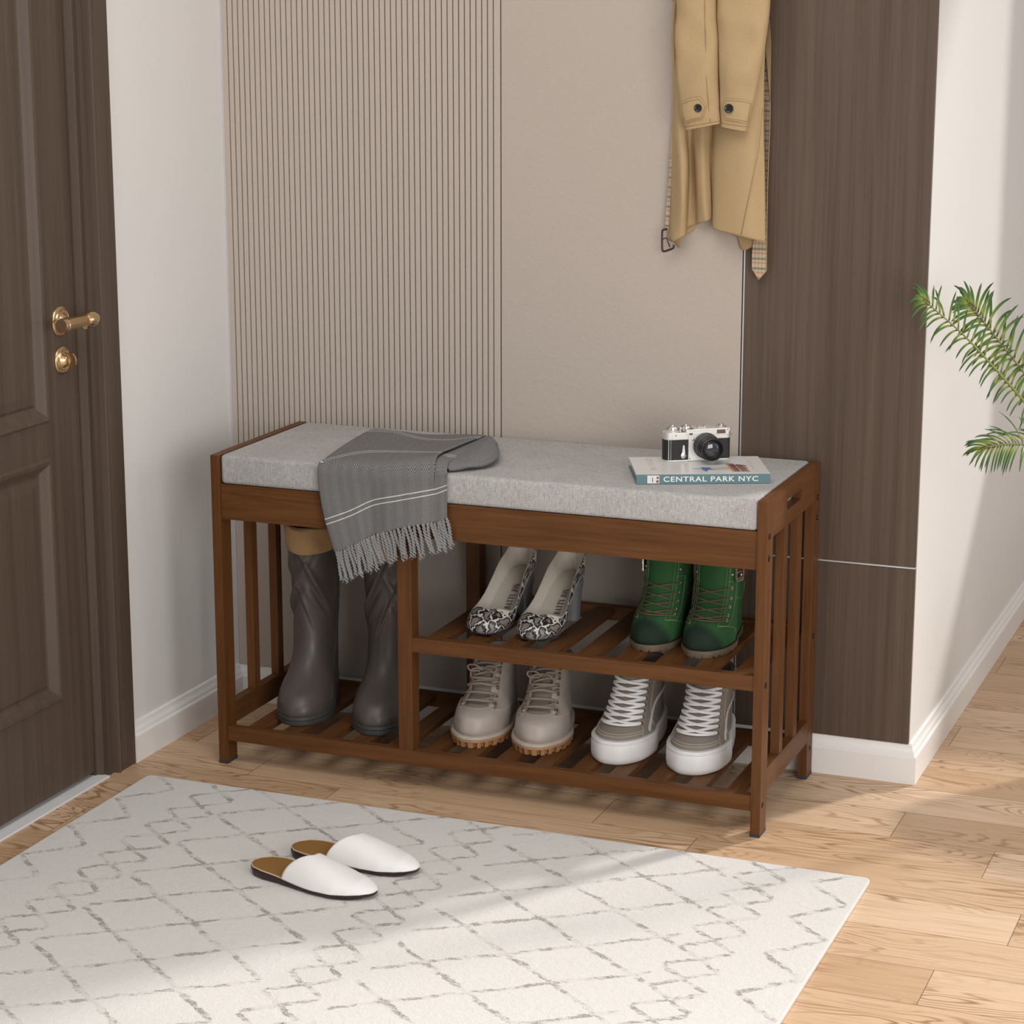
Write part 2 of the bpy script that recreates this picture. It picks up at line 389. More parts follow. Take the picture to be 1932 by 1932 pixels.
lk = MB(); lk.lathe([(.006, .006), (.006, .016)], frame((XD, -.1960, .75), (0, 1, 0), (1, 0, 0)), 20)
lk.build('lock_stem', BRASS, door, smooth=True, autosmooth=45)
Mk = frame((XD+.013, -.1960, .75), (0, 0, 1), (0, 1, 0))
pr_ = [(-.0135, .0), (-.0125, .009), (-.006, .0145), (.0, .0155), (.006, .0145), (.0125, .009), (.0135, 0)]
MB().prism([(b, -a) for a, b in pr_][::-1], -.0022, .0022, frame((XD+.013, -.1960, .75), (1, 0, 0), (0, 1, 0))).build('thumb_turn', BRASS, door, bevel=.0006)

# ------------------------------------------------------------------ rug
def m_rug():
    m = NT('woven_rug', .95, spec=.1); o0 = m.obj()
    wob = m.noise(o0, 9.0, 3, .6, color=True); wob2 = m.noise(o0, 60.0, 3, .6, color=True)
    o = m.n('ShaderNodeVectorMath', operation='ADD'); m.set(o.inputs[0], o0)
    w1 = m.n('ShaderNodeVectorMath', operation='SCALE'); m.set(w1.inputs[0], wob); w1.inputs['Scale'].default_value = .020
    w2 = m.n('ShaderNodeVectorMath', operation='SCALE'); m.set(w2.inputs[0], wob2); w2.inputs['Scale'].default_value = .014
    w3 = m.n('ShaderNodeVectorMath', operation='ADD'); m.set(w3.inputs[0], w1.outputs[0]); m.set(w3.inputs[1], w2.outputs[0])
    m.set(o.inputs[1], w3.outputs[0])
    q = m.xyz(o.outputs[0]); X = m.math('SUBTRACT', q[0], .017); Y = m.math('SUBTRACT', q[1], .017)
    def saw(e):   # distance to nearest integer
        return m.math('ABSOLUTE', m.math('SUBTRACT', m.math('FRACT', m.math('ADD', e, 100.5)), .5))
    def fam(cx, cy, ax_, ay, sgn):
        e = m.math('ADD', m.math('DIVIDE', m.math('SUBTRACT', X, cx), ax_), m.math('MULTIPLY', m.math('DIVIDE', m.math('SUBTRACT', Y, cy), ay), sgn)); return saw(e)
    def lat(cx, cy, ax_, ay, scale):
        d = m.math('MINIMUM', fam(cx, cy, ax_, ay, 1.0), fam(cx, cy, ax_, ay, -1.0)); return m.math('MULTIPLY', d, scale)
    def band(lo, hi, s=.004):
        return m.math('MULTIPLY', m.smooth(X, lo-s, lo+s), m.math('SUBTRACT', 1.0, m.smooth(X, hi-s, hi+s)))
    D1 = lat(.2235, -.176, .189, .1385, .111)
    D2 = lat(1.0530, -.294, .090, .071, .055); D2b = lat(.5680, -.294, .090, .071, .055); D2c = lat(.0860, -.294, .090, .071, .055)
    D3 = lat(1.2060, -.242, .150, .1395, .10); D4 = lat(-.0700, -.242, .150, .1395, .10)
    bands = [(D1, (.135, .505)), (D1, (.632, 1.002)), (D2, (1.012, 1.094)), (D2b, (.527, .609)), (D2c, (.045, .127)), (D3, (1.130, 1.205)), (D4, (-.070, .005))]
    thick = m.math('MULTIPLY', m.noise(o0, 34, 3, .7), .0080)
    tot = None
    for D, (a, b) in bands:
        ln = m.math('MULTIPLY', m.math('SUBTRACT', 1.0, m.smooth(m.math('SUBTRACT', D, thick), -.0010, .0018)), band(a, b))
        tot = ln if tot is None else m.math('MAXIMUM', tot, ln)
    brk = m.smooth(m.noise(m.map(o0, (1, 1.6, 1)), 30, 5, .75), .45, .58)
    spk = m.smooth(m.noise(o0, 520, 2, .6), .40, .62)
    tot = m.math('MULTIPLY', tot, m.math('MULTIPLY', m.math('ADD', .14, m.math('MULTIPLY', brk, .86)), m.math('ADD', .35, m.math('MULTIPLY', spk, .65))))
    hue = m.noise(o0, 14, 2)
    lc = m.ramp(hue, [(.38, (.17, .14, .10)), (.52, (.21, .165, .13)), (.62, (.15, .14, .085))])
    pile = m.noise(m.map(o0, (1, 1.8, 1)), 330, 3, .7)
    basec = m.mix(pile, (.66, .64, .615), (.85, .835, .815))
    m.color(m.mix(m.math('MULTIPLY', tot, .92), basec, lc))
    m.bump(m.math('ADD', pile, m.math('MULTIPLY', m.noise(o0, 90, 3), .8)), .0022, .8)
    return m.m
RUGM = m_rug()
def rounded_rect(x0, x1, y0, y1, r, n=8):
    P = []
    for cx, cy, a0 in ((x1-r, y1-r, 0), (x0+r, y1-r, 90), (x0+r, y0+r, 180), (x1-r, y0+r, 270)):
        for i in range(n+1): a = radians(a0+90*i/n); P.append((cx+r*cos(a), cy+r*sin(a)))
    return P
rug = MB().prism(rounded_rect(-.0753, 1.2125, -2.02, -.1180, .012), .0004, .0075).build('rug', RUGM, bevel=.0022, seg=3)
tag(rug, 'cream woven rug with broken brown diamond lattice lines', 'rug')
# ------------------------------------------------------------------ bench
def m_bench(axis):
    m = NT('stained_bamboo_'+axis.lower(), .48, spec=.22); o = m.obj()
    s = {'Z': (170, 170, 9), 'X': (9, 170, 170), 'Y': (170, 9, 170)}[axis]; s2 = tuple(q*.25 for q in s)
    a = m.noise(m.map(o, s), 1.0, 3, .6); b = m.noise(m.map(o, s2), 1.0, 3, .5)
    f = m.math('ADD', m.math('MULTIPLY', a, .5), m.math('MULTIPLY', b, .5))
    c = m.ramp(f, [(.30, (.086, .032, .0090)), (.5, (.116, .046, .0140)), (.72, (.150, .063, .021))])
    fl = m.smooth(m.noise(m.map(o, tuple(q*.6 for q in s)), 1.0, 2, .5), .66, .74)
    m.color(m.mix(m.math('MULTIPLY', fl, .45), c, (.065, .020, .007))); m.bump(a, .00012)
    return m.m
BX, BY, BZ = m_bench('X'), m_bench('Y'), m_bench('Z')
RUBBER = plain('dark_rubber', (.035, .035, .038), .6)
SCREW = plain('black_screw', (.02, .018, .016), .3, .6)
H, T, D, LD = .5637, .0166, .3391, .0373
bench = thing('shoe_bench', 'dark brown stained wooden shoe bench with slatted shelves under a grey cushion', 'bench', (0, 0, 0))
bv = .0009
for x0 in (0, 1-T):
    for y0 in (0, D-LD):
        leg = MB().box(x0, x0+T, y0, y0+LD, .005, H).build('leg', BZ, bench, bevel=bv)
        MB().box(x0-.0004, x0+T+.0004, y0-.0004, y0+LD+.0004, 0, .0065).build('foot_pad', RUBBER, leg, bevel=.0008)
    # top rail with hand hole
    zt0 = .4995; y0, y1 = LD, D-LD; hy0, hy1, hz0, hz1 = .119, .214, .5245, .5420
    v = []; hole = []
    rr = .0045
    P = rounded_rect(hy0, hy1, hz0, hz1, rr, 4); P = P  # (y,z)
    outer = [(y0, zt0), (y1, zt0), (y1, H), (y0, H)]
    bm = bmesh.new()
    vs = [[bm.verts.new((x, a, b)) for a, b in outer] for x in (x0, x0+T)]; hs = [[bm.verts.new((x, a, b)) for a, b in P] for x in (x0, x0+T)]
    N = len(P); q4 = N//4
    for k in range(2):
        # fan: quarter arcs to outer corners; arcs order: top right, top left, bottom left, bottom right
        cor = [vs[k][2], vs[k][3], vs[k][0], vs[k][1]]
        for c_ in range(4):
            for i in range(q4-1): bm.faces.new((cor[c_], hs[k][c_*q4+i], hs[k][c_*q4+i+1]))
            bm.faces.new((cor[c_], hs[k][c_*q4+q4-1], hs[k][(c_*q4+q4) % N], cor[(c_+1) % 4]))
    for i in range(N): bm.faces.new((hs[0][i], hs[0][(i+1) % N], hs[1][(i+1) % N], hs[1][i]))
    for i in range(4): bm.faces.new((vs[0][i], vs[0][(i+1) % 4], vs[1][(i+1) % 4], vs[1][i]))
    bmesh.ops.recalc_face_normals(bm, faces=bm.faces)
    me = bpy.data.meshes.new('top_side_rail'); bm.to_mesh(me); bm.free(); me.materials.append(BY)
    o = bpy.data.objects.new('top_side_rail', me); COL.objects.link(o); o.parent = bench
    MB().box(x0, x0+T, LD, D-LD, .0680, .1083).build('lower_side_rail', BY, bench, bevel=bv)
    for yc in (.1225, .2155): MB().box(x0+.0005, x0+T-.0005, yc-.0105, yc+.0105, .1083, zt0).build('side_slat', BZ, bench, bevel=bv)
    for yy in (.0140, .3225):
        for zz in (.5045, .4682, .2567, .0525):
            sx = 1 if x0 > .5 else -1
            M = frame((x0+(T if x0 > .5 else 0), yy, zz), (0, 1, 0), (sx, 0, 0))
            MB().lathe([(.0052, -.001), (.0052, .0006), (.0046, .0010), (.0030, .0010), (.0026, .0001), (.0008, .0001)], M, 20).build('screw', SCREW, bench, smooth=True, autosmooth=30)
xi0, xi1 = T, 1-T
MB().box(xi0, xi1, .0042, .0200, .4497, .5128).build('front_apron', BX, bench, bevel=bv)
MB().box(xi0, xi1, D-.018, D-.003, .4497, .5128).build('back_apron', BX, bench, bevel=bv)
MB().box(xi0, xi1, .0200, D-.018, .500, .5110).build('seat_board', BX, bench)
for nm, z0, z1, xa in (('lower', .0433, .0697, xi0), ('middle', .2476, .2732, .3790)):
    MB().box(xa, xi1, .0033, .0200, z0, z1).build('front_shelf_rail', BX, bench, bevel=bv)
    MB().box(xa, xi1, D-.0200, D-.0033, z0, z1).build('back_shelf_rail', BX, bench, bevel=bv)
MB().box(.3525, .3790, .0033, .0330, .0697, .4497).build('front_divider_post', BZ, bench, bevel=bv)
MB().box(.3525, .3790, D-.0330, D-.0033, .0697, .4497).build('back_divider_post', BZ, bench, bevel=bv)
for k in range(14):
    x0 = .0470+k*.0683 if k < 14 else 0
    MB().box(x0, x0+.0330, .0200, D-.0200, .0560, .0672).build('shelf_slat', BY, bench, bevel=bv)
for k in range(9):
    x0 = .3970+k*.0683
    MB().box(x0, min(x0+.0345, xi1), .0200, D-.0200, .2590, .2705).build('shelf_slat', BY, bench, bevel=bv)

# cushion
def m_linen():
    m = NT('grey_linen', .92, spec=.15); o = m.obj()
    a = m.noise(m.map(o, (1000, 110, 110)), 1.0, 2, .6); b = m.noise(m.map(o, (110, 1000, 1000)), 1.0, 2, .6); c = m.noise(o, 16, 3)
    f = m.math('ADD', m.math('MULTIPLY', m.math('ADD', a, b), .46), m.math('MULTIPLY', c, .10))
    m.color(m.ramp(f, [(.38, (.30, .29, .288)), (.64, (.55, .54, .535))])); m.bump(f, .0005); return m.m
LINEN = m_linen()
def cushion_mesh():
    x0, x1, y0, y1, z0, z1 = T+.0008, 1-T-.0008, .0030, D-.004, .5130, H+.0010
    r = .0075; nx, ny, nz = 60, 24, 5; P = {}
    bm = bmesh.new(); bmesh.ops.create_cube(bm, size=1)
    bmesh.ops.subdivide_edges(bm, edges=bm.edges[:], cuts=1)
    for v in bm.verts: v.co = Vector((lerp(x0, x1, v.co.x+.5), lerp(y0, y1, v.co.y+.5), lerp(z0, z1, v.co.z+.5)))
    bmesh.ops.bevel(bm, geom=[e for e in bm.edges if e.calc_face_angle(0) > .5], offset=r, segments=4, profile=.5, affect='EDGES')
    me = bpy.data.meshes.new('seat_cushion'); bm.to_mesh(me); bm.free(); me.materials.append(LINEN)
    for p in me.polygons: p.use_smooth = True
    me.set_sharp_from_angle(angle=radians(50))
    o = bpy.data.objects.new('seat_cushion', me); COL.objects.link(o); return o
cu = cushion_mesh(); tag(cu, 'long grey linen seat cushion lying on top of the brown bench', 'cushion')
# piping seam along the front edge
# ------------------------------------------------------------------ shoe lofts
A270 = 1.5*pi
def sgp(x, p): return (1 if x >= 0 else -1)*abs(x)**p
class Loft:
    """horizontal slices; toe at y=0, heel at y=L. level: (z, toe y, heel y, half width, exponent, foot-shape blend, x offset)"""
    def __init__(s, L, levels, wprof=((0, .86), (.18, 1.0), (.35, 1.0), (.58, .80), (.8, .74), (1, .72)), bend=0.0, disp=None):
        s.L = L; s.lv = [Vector(l) if False else list(l) for l in levels]; s.wp = wprof; s.bend = bend; s.disp = disp
        s.cols = [[float(l[k]) for l in s.lv] for k in range(7)]
    def wf(s, y):
        t = y/s.L; P = s.wp
        if t <= P[0][0]: return P[0][1]
        for (a, b), (c, d) in zip(P, P[1:]):
            if t <= c: return lerp(b, d, sm(a, c, t))
        return P[-1][1]
    def pt(s, t, a):
        z, y0, y1, hw, n, fb, cx = (crs(c, t) for c in s.cols)
        c, q = cos(a), sin(a); e = 2/n
        y = (y0+y1)/2 + (y1-y0)/2*sgp(q, e); x = hw*lerp(1, s.wf(y), min(max(fb, 0), 1))*sgp(c, e)
        x += cx + s.bend*sm(.35, 0, y/s.L)*min(max(fb, 0), 1)
        p = Vector((x, y, z))
        if s.disp: p = s.disp(p, t, a)
        return p
    def nrm(s, t, a):
        h = 1e-3; du = s.pt(t, a+h)-s.pt(t, a-h); dv = s.pt(min(t+h*4, len(s.lv)-1), a)-s.pt(max(t-h*4, 0), a)
        n = du.cross(dv); return n.normalized() if n.length > 0 else Vector((0, 0, 1))
    def on(s, t, a, off=0): return s.pt(t, a)+s.nrm(t, a)*off
    def angs(s, na):
        # denser sampling near flat ends is not needed: uniform
        return [2*pi*i/na for i in range(na)]
    def mesh(s, name, mat, parent, t0=0, t1=None, nt=40, na=72, capb=True, inner=None, mats=None, fm=None, off=0):
        t1 = len(s.lv)-1 if t1 is None else t1
        v = []; A = s.angs(na); ts = [lerp(t0, t1, i/(nt-1)) for i in range(nt)]
        for t in ts:
            for a in A: v.append(s.on(t, a, off) if off else s.pt(t, a))
        f = grid_faces(na, nt, True); k = nt
        if capb: f.append(tuple(range(na))[::-1])
        if inner:   # (wall, depth): rim rolls in and down
            wl, dp = inner; top = [s.pt(t1, a) for a in A]; c = sum(top, Vector())/na
            for sc_, dz in ((.5, .0015), (1.0, .001), (1.05, -dp*.5), (1.1, -dp)):
                for p in top:
                    d = p-c; d.z = 0; r = d.length; v.append(c + d*(1-wl*sc_/max(r, 1e-6)) + Vector((0, 0, p.z-c.z+dz)))
            f += [tuple(i+(nt-1)*na for i in q) for q in grid_faces(na, 5, True)]
            f.append(tuple((nt+3)*na+i for i in range(na)))
        else: f.append(tuple((nt-1)*na+i for i in range(na)))
        fmat = None
        if fm: fmat = [fm(sum((Vector(v[i]) for i in q), Vector())/len(q)) for q in f]
        return mk(name, v, f, mat, parent, smooth=True, mats=mats, fmat=fmat, autosmooth=70)
    def outline(s, t, na, m):
        out = []
        for a in s.angs(na):
            n = s.nrm(t, a); n.z = 0; n = n.normalized() if n.length > 1e-6 else Vector((cos(a), sin(a), 0)); p = s.pt(t, a); out.append(Vector((p.x+n.x*m, p.y+n.y*m, 0)))
        return out
    def sole(s, name, mat, parent, prof, t=0, na=120, mod=None):
        "prof: (margin, z) rings from the bottom to the top"
        v = []
        for m_, z in prof:
            for i, p in enumerate(s.outline(t, na, m_)):
                q = Vector((p.x, p.y, z))
                if mod: q = mod(q, i/na, z)
                v.append(q)
        f = grid_faces(na, len(prof), True); f.append(tuple(range(na))[::-1]); f.append(tuple((len(prof)-1)*na+i for i in range(na)))
        return mk(name, v, f, mat, parent, smooth=True, autosmooth=40)
    def path(s, ta, off, n=8):
        "smooth path through (t, angle) stations"
        P = [Vector((t, a, 0)) for t, a in ta]; out = []; nr = []
        m = (len(P)-1)*n
        for i in range(m+1):
            q = crs(P, i/n); nn = s.nrm(q.x, q.y); out.append(s.pt(q.x, q.y)+nn*(off(i/m) if callable(off) else off)); nr.append(nn)
        return out, nr

def studs(r, mat, prof, places, name='eyelet', n=16):
    "one small lathe part per place; copies share the mesh"
    first = None
    for p, nn in places:
        M = frame(p, (0, 0, 1), nn)
        if first is None: first = MB().lathe(prof, n=n, cap=False).build(name, mat, r, smooth=True); o = first
        else: o = first.copy(); COL.objects.link(o); o.parent = r
        o.matrix_local = M

# ---- tall grey boots
BOOTG = NT('dull_grey_rubber', .42); o_ = BOOTG.obj(); BOOTG.color(BOOTG.mix(BOOTG.noise(o_, 30, 3), (.070, .057, .051), (.094, .078, .071))); BOOTG = BOOTG.m
BOOTS = plain('grey_rubber_sole', (.050, .050, .048), .55)
CUFF = plain('tan_fleece_lining', (.46, .285, .135), .9, nscale=26, namp=.18)
def tall_boot(side, label, loc, rz, group):
    r = thing('tall_boot', label, 'boot', loc, rz, group)
    def disp(p, t, a):
        z = p.z; k = sm(.13, .19, z)*(1-.2*sm(.31, .36, z))
        if k > 0:
            u = a*side; amp = 0
            for (c0, sl, z0, wdt, h) in ((4.2, .075, .235, .011, .0052), (4.9, -.09, .262, .010, .0056), (3.9, .06, .205, .010, .0042), (5.3, -.07, .222, .010, .0045), (4.5, .05, .290, .012, .0040), (5.6, -.05, .180, .010, .0035), (3.3, .05, .25, .012, .004), (4.7, -.10, .195, .009, .0036)):
                aa = a if side > 0 else (3*pi-a) % (2*pi)
                d = (z-z0-sl*(aa-c0)); w_ = math.exp(-((aa-c0)/.75)**2); amp += h*w_*(math.exp(-(d/wdt)**2)-.7*math.exp(-((d+wdt*1.5)/wdt)**2))
            n = mnoise.noise(Vector((p.x*22, p.y*22, p.z*14+side*5)))*.004
            d = Vector((p.x, p.y-.135, 0)).normalized(); p = p+d*(amp+n)*k
        return p
    L = Loft(.235, [(.010, .006, .228, .0500, 2.5, 1, 0), (.020, .000, .234, .0525, 2.5, 1, 0), (.034, .003, .235, .0525, 2.5, 1, 0), (.050, .016, .234, .0500, 2.4, .9, 0), (.064, .038, .232, .0465, 2.3, .75, 0), (.080, .060, .229, .0430, 2.2, .45, 0), (.100, .078, .226, .0400, 2.1, .2, 0), (.130, .090, .222, .0385, 2, 0, 0), (.170, .093, .224, .0395, 2, 0, 0), (.210, .091, .230, .0410, 2, 0, 0), (.250, .088, .234, .0435, 2, 0, 0), (.290, .086, .236, .0455, 2, 0, 0), (.318, .086, .236, .0460, 2, 0, 0), (.3225, .090, .232, .0430, 2, 0, 0)], disp=disp)
    L.mesh('boot_shaft', BOOTG, r, nt=110, na=120)
    L.sole('sole', BOOTS, r, [(-.003, 0), (.0005, .0015), (.0015, .006), (.0010, .0085), (-.0002, .0092), (.0010, .0100), (.0015, .0125), (.0002, .0160), (-.002, .017)], t=1)
    C = Loft(.235, [(.298, .083, .239, .0490, 2, 0, 0), (.3005, .0805, .2415, .0515, 2, 0, 0), (.312, .079, .243, .0530, 2, 0, 0), (.328, .078, .244, .0535, 2, 0, 0), (.3405, .0775, .2445, .0540, 2, 0, 0), (.3445, .080, .242, .0520, 2, 0, 0)],
             disp=lambda p, t, a: p+Vector((cos(a), sin(a), 0))*(.0022*sin(a*3+side)+.0012*sin(a*7+t*2)) + Vector((0, 0, (.0025*sin(a*2+1.2))*(1 if t < 2 else .3))))
    C.mesh('folded_cuff', CUFF, r, nt=24, na=96, inner=(.006, .03))
    # side zip seam
    seam = MB(); az = 0.12 if side > 0 else .12
    P, N = L.path([(2, 5.9), (5, 6.1), (8, 6.25), (12.6, 6.28)], .0006, 12); seam.tube(P, .0009, 6); seam.build('zip_seam', BOOTS, r, smooth=True)
    return r
SH1 = .0672; SH2 = .2705

# ---- beige work boots
WBL = NT('dusty_beige_leather', .46); o_ = WBL.obj(); nz_ = WBL.noise(o_, 260, 4, .6); WBL.color(WBL.mix(WBL.noise(o_, 18, 3), (.40, .345, .305), (.50, .44, .395))); WBL.bump(nz_, .0004); WBL = WBL.m
WBT = plain('beige_tongue_suede', (.24, .195, .16), .85, nscale=120, namp=.15)  # suede tone darkened to carry the shade between the laces
WELT = plain('light_welt', (.47, .40, .34), .6, nscale=80, namp=.1)
GUM = plain('gum_rubber_lugs', (.42, .215, .095), .55, nscale=60, namp=.2)
LACEB = plain('beige_cord', (.30, .24, .195), .8, nscale=900, namp=.3)
DEYE = plain('dark_eyelet', (.10, .055, .035), .5)
THR = plain('cream_thread', (.60, .55, .47), .8)
def work_boot(side, label, loc, rz, group):
    r = thing('work_boot', label, 'boot', loc, rz, group)
    def disp(p, t, a):
        if 4.5 < t < 11:
            k = sm(4.5, 6, t)*sm(11, 9.5, t); p = p + Vector((0, 1, 0))*0
            p = p + Vector((cos(a), sin(a), 0))*(.0012*sin(t*5.5)*k*max(0, -sin(a)))
        n = mnoise.noise(p*38+Vector((side*3, 0, 0)))*.0009
        return p+Vector((cos(a), sin(a), 0))*n
    L = Loft(.228, [(.020, .004, .224, .0475, 2.45, 1, 0), (.027, .0005, .228, .0490, 2.45, 1, 0), (.037, .0015, .228, .0492, 2.45, 1, 0), (.049, .006, .227, .0478, 2.4, .95, 0), (.057, .0165, .226, .0452, 2.3, .85, 0), (.0635, .0310, .225, .0420, 2.2, .7, 0), (.0725, .0480, .222, .0388, 2.15, .5, 0), (.086, .0640, .218, .0370, 2.1, .3, 0), (.102, .0790, .214, .0358, 2.1, .1, 0), (.116, .0885, .211, .0352, 2.1, 0, 0), (.126, .0930, .213, .0358, 2.1, 0, 0), (.133, .0960, .216, .0370, 2.1, 0, 0)], disp=disp)
    L.mesh('upper', WBL, r, nt=80, na=100, inner=(.007, .02))
    # welt
    L.sole('welt', WELT, r, [(.000, .0135), (.0045, .0140), (.0058, .0155), (.0058, .0180), (.0045, .0198), (.0015, .0205), (-.006, .0200)], t=1)
    NL = 26
    def lug(q, u, z):
        if z < .0100:
            k = (u*NL*1.0) % 1.0; gap = k < .34
            if gap:
                c = Vector((0, .114, 0)); d = Vector((q.x-c.x, q.y-c.y, 0)); q = q - d.normalized()*.0065
        return q
    L.sole('lug_sole', GUM, r, [(-.001, 0), (.0035, .0006), (.0048, .0090), (.0050, .0102), (.0055, .0118), (.0045, .0140), (-.002, .0142)], t=1, na=NL*12, mod=lug)
    lc = A270
    # tongue strip raised between the eyelet stays
    v = []; nu, nv = 15, 40
    for j in range(nv):
        t = lerp(5.0, 11, j/(nv-1)); w_ = lerp(.50, .40, j/(nv-1))
        for i in range(nu):
            s_ = i/(nu-1)*2-1; bump = .0022*(1-s_**4)+.0011*sin(j*1.1)*(1-s_*s_); v.append(L.on(t, lc+s_*w_, bump))
    mk('tongue', v, grid_faces(nu, nv), WBT, r, smooth=True)
    # eyelet stays
    for sg in (-1, 1):
        v = []; nu, nv = 9, 46
        for j in range(nv):
            t = lerp(4.75, 11, j/(nv-1)); a0 = lerp(.52, .44, j/(nv-1)); a1 = a0+lerp(.34, .30, j/(nv-1))
            if j < 4: a0 += (4-j)*.03
            for i in range(nu):
                k = i/(nu-1); v.append(L.on(t, lc+sg*lerp(a0, a1, k), .0020*(1-abs(k*2-1)**6)+.0002))
        mk('eyelet_stay', v, grid_faces(nu, nv), WBL, r, smooth=True)
    lt = [5.15, 6.15, 7.05, 7.8, 8.5, 9.15, 9.9]
    lace = MB()
    studs(r, DEYE, [(.0020, -.0005), (.0033, .0), (.0036, .0009), (.0030, .0016), (.0019, .0014), (.0017, -.0002)], [(L.on(t, lc+sg*.70, .0022), L.nrm(t, lc+sg*.70)) for t in lt for sg in (-1, 1)])
    for i, t in enumerate(lt[:-1]):
        dx = .012*(1 if i % 2 else -1)
        P, N = L.path([(t, lc-.72), (t+.06, lc-.45), (t+.22, lc), (t+.16, lc+.45), (t+(.05 if i % 2 else .3), lc+.72)], lambda k: .0026+.0090*sin(pi*k), 8); lace.tube(P, .0025, 7)
        if i in (0, 2, 3, 4, 5):
            P, N = L.path([(t+.10, lc-.66), (t+.45, lc-.2), (t+.75, lc+.35), (lt[i+1], lc+.68)], lambda k: .0025+.0062*sin(pi*k), 8); lace.tube(P, .0023, 7)
    # bow ends
    b0 = L.on(8.6, lc, .010)
    for sg, dz in ((-1, 0), (1, .004)):
        P = [b0, b0+Vector((sg*.010, -.006, .004)), b0+Vector((sg*.020, -.005, -.002)), b0+Vector((sg*.021, -.003, -.014+dz)), b0+Vector((sg*.013, -.006, -.022+dz))]
        lace.tube([crs(P, k/6) for k in range(25)], .0018, 7)
        P = [b0, b0+Vector((sg*.012, -.008, .010)), b0+Vector((sg*.026, -.004, .007)), b0+Vector((sg*.022, -.006, -.001)), b0+Vector((sg*.004, -.005, -.001))]
        lace.tube([crs(P, k/6) for k in range(25)], .0018, 7)
    for sg in (-1, 1):
        e0 = L.on(5.05, lc+sg*.70, .003)
        P = [L.on(5.6, lc+sg*.55, .005), L.on(5.3, lc+sg*.72, .006), L.on(4.8, lc+sg*.80, .004), L.on(4.2, lc+sg*.74, .002)]
        lace.tube([crs(P, k/6) for k in range(19)], .0015, 7)
    lace.build('laces', LACEB, r, smooth=True)
    st = MB()
    P, N = L.path([(1, lc+.72+k*0) for k in (0, 1)], .0004, 2)
    for off in (0, .05):
        for sg in (-1, 1):
            P, N = L.path([(4.4, lc+sg*(.62+off)), (3.7, lc+sg*(1.02+off)), (3.2, lc+sg*(1.5+off)), (2.2, lc+sg*(1.86+off))], .0003, 10); st.tube(P, .00045, 5)
    # stitch row on the welt
    for i, p in enumerate(L.outline(1, 150, .0030)):
        q = L.outline(1, 150, .0030) if i == 0 else q
        a, b = q[i], q[(i+1) % 150]; st.tube([Vector((a.x, a.y, .0203)), Vector((lerp(a.x, b.x, .6), lerp(a.y, b.y, .6), .0203))], .0004, 4)
    st.build('stitching', THR, r)
    collar = L.path([(10.2, A270+.9+k*(2*pi-1.8)/10) for k in range(11)], .0012, 6)[0]
    MB().tube(collar, .0022, 8).build('padded_collar', WBT, r, smooth=True)
    return r

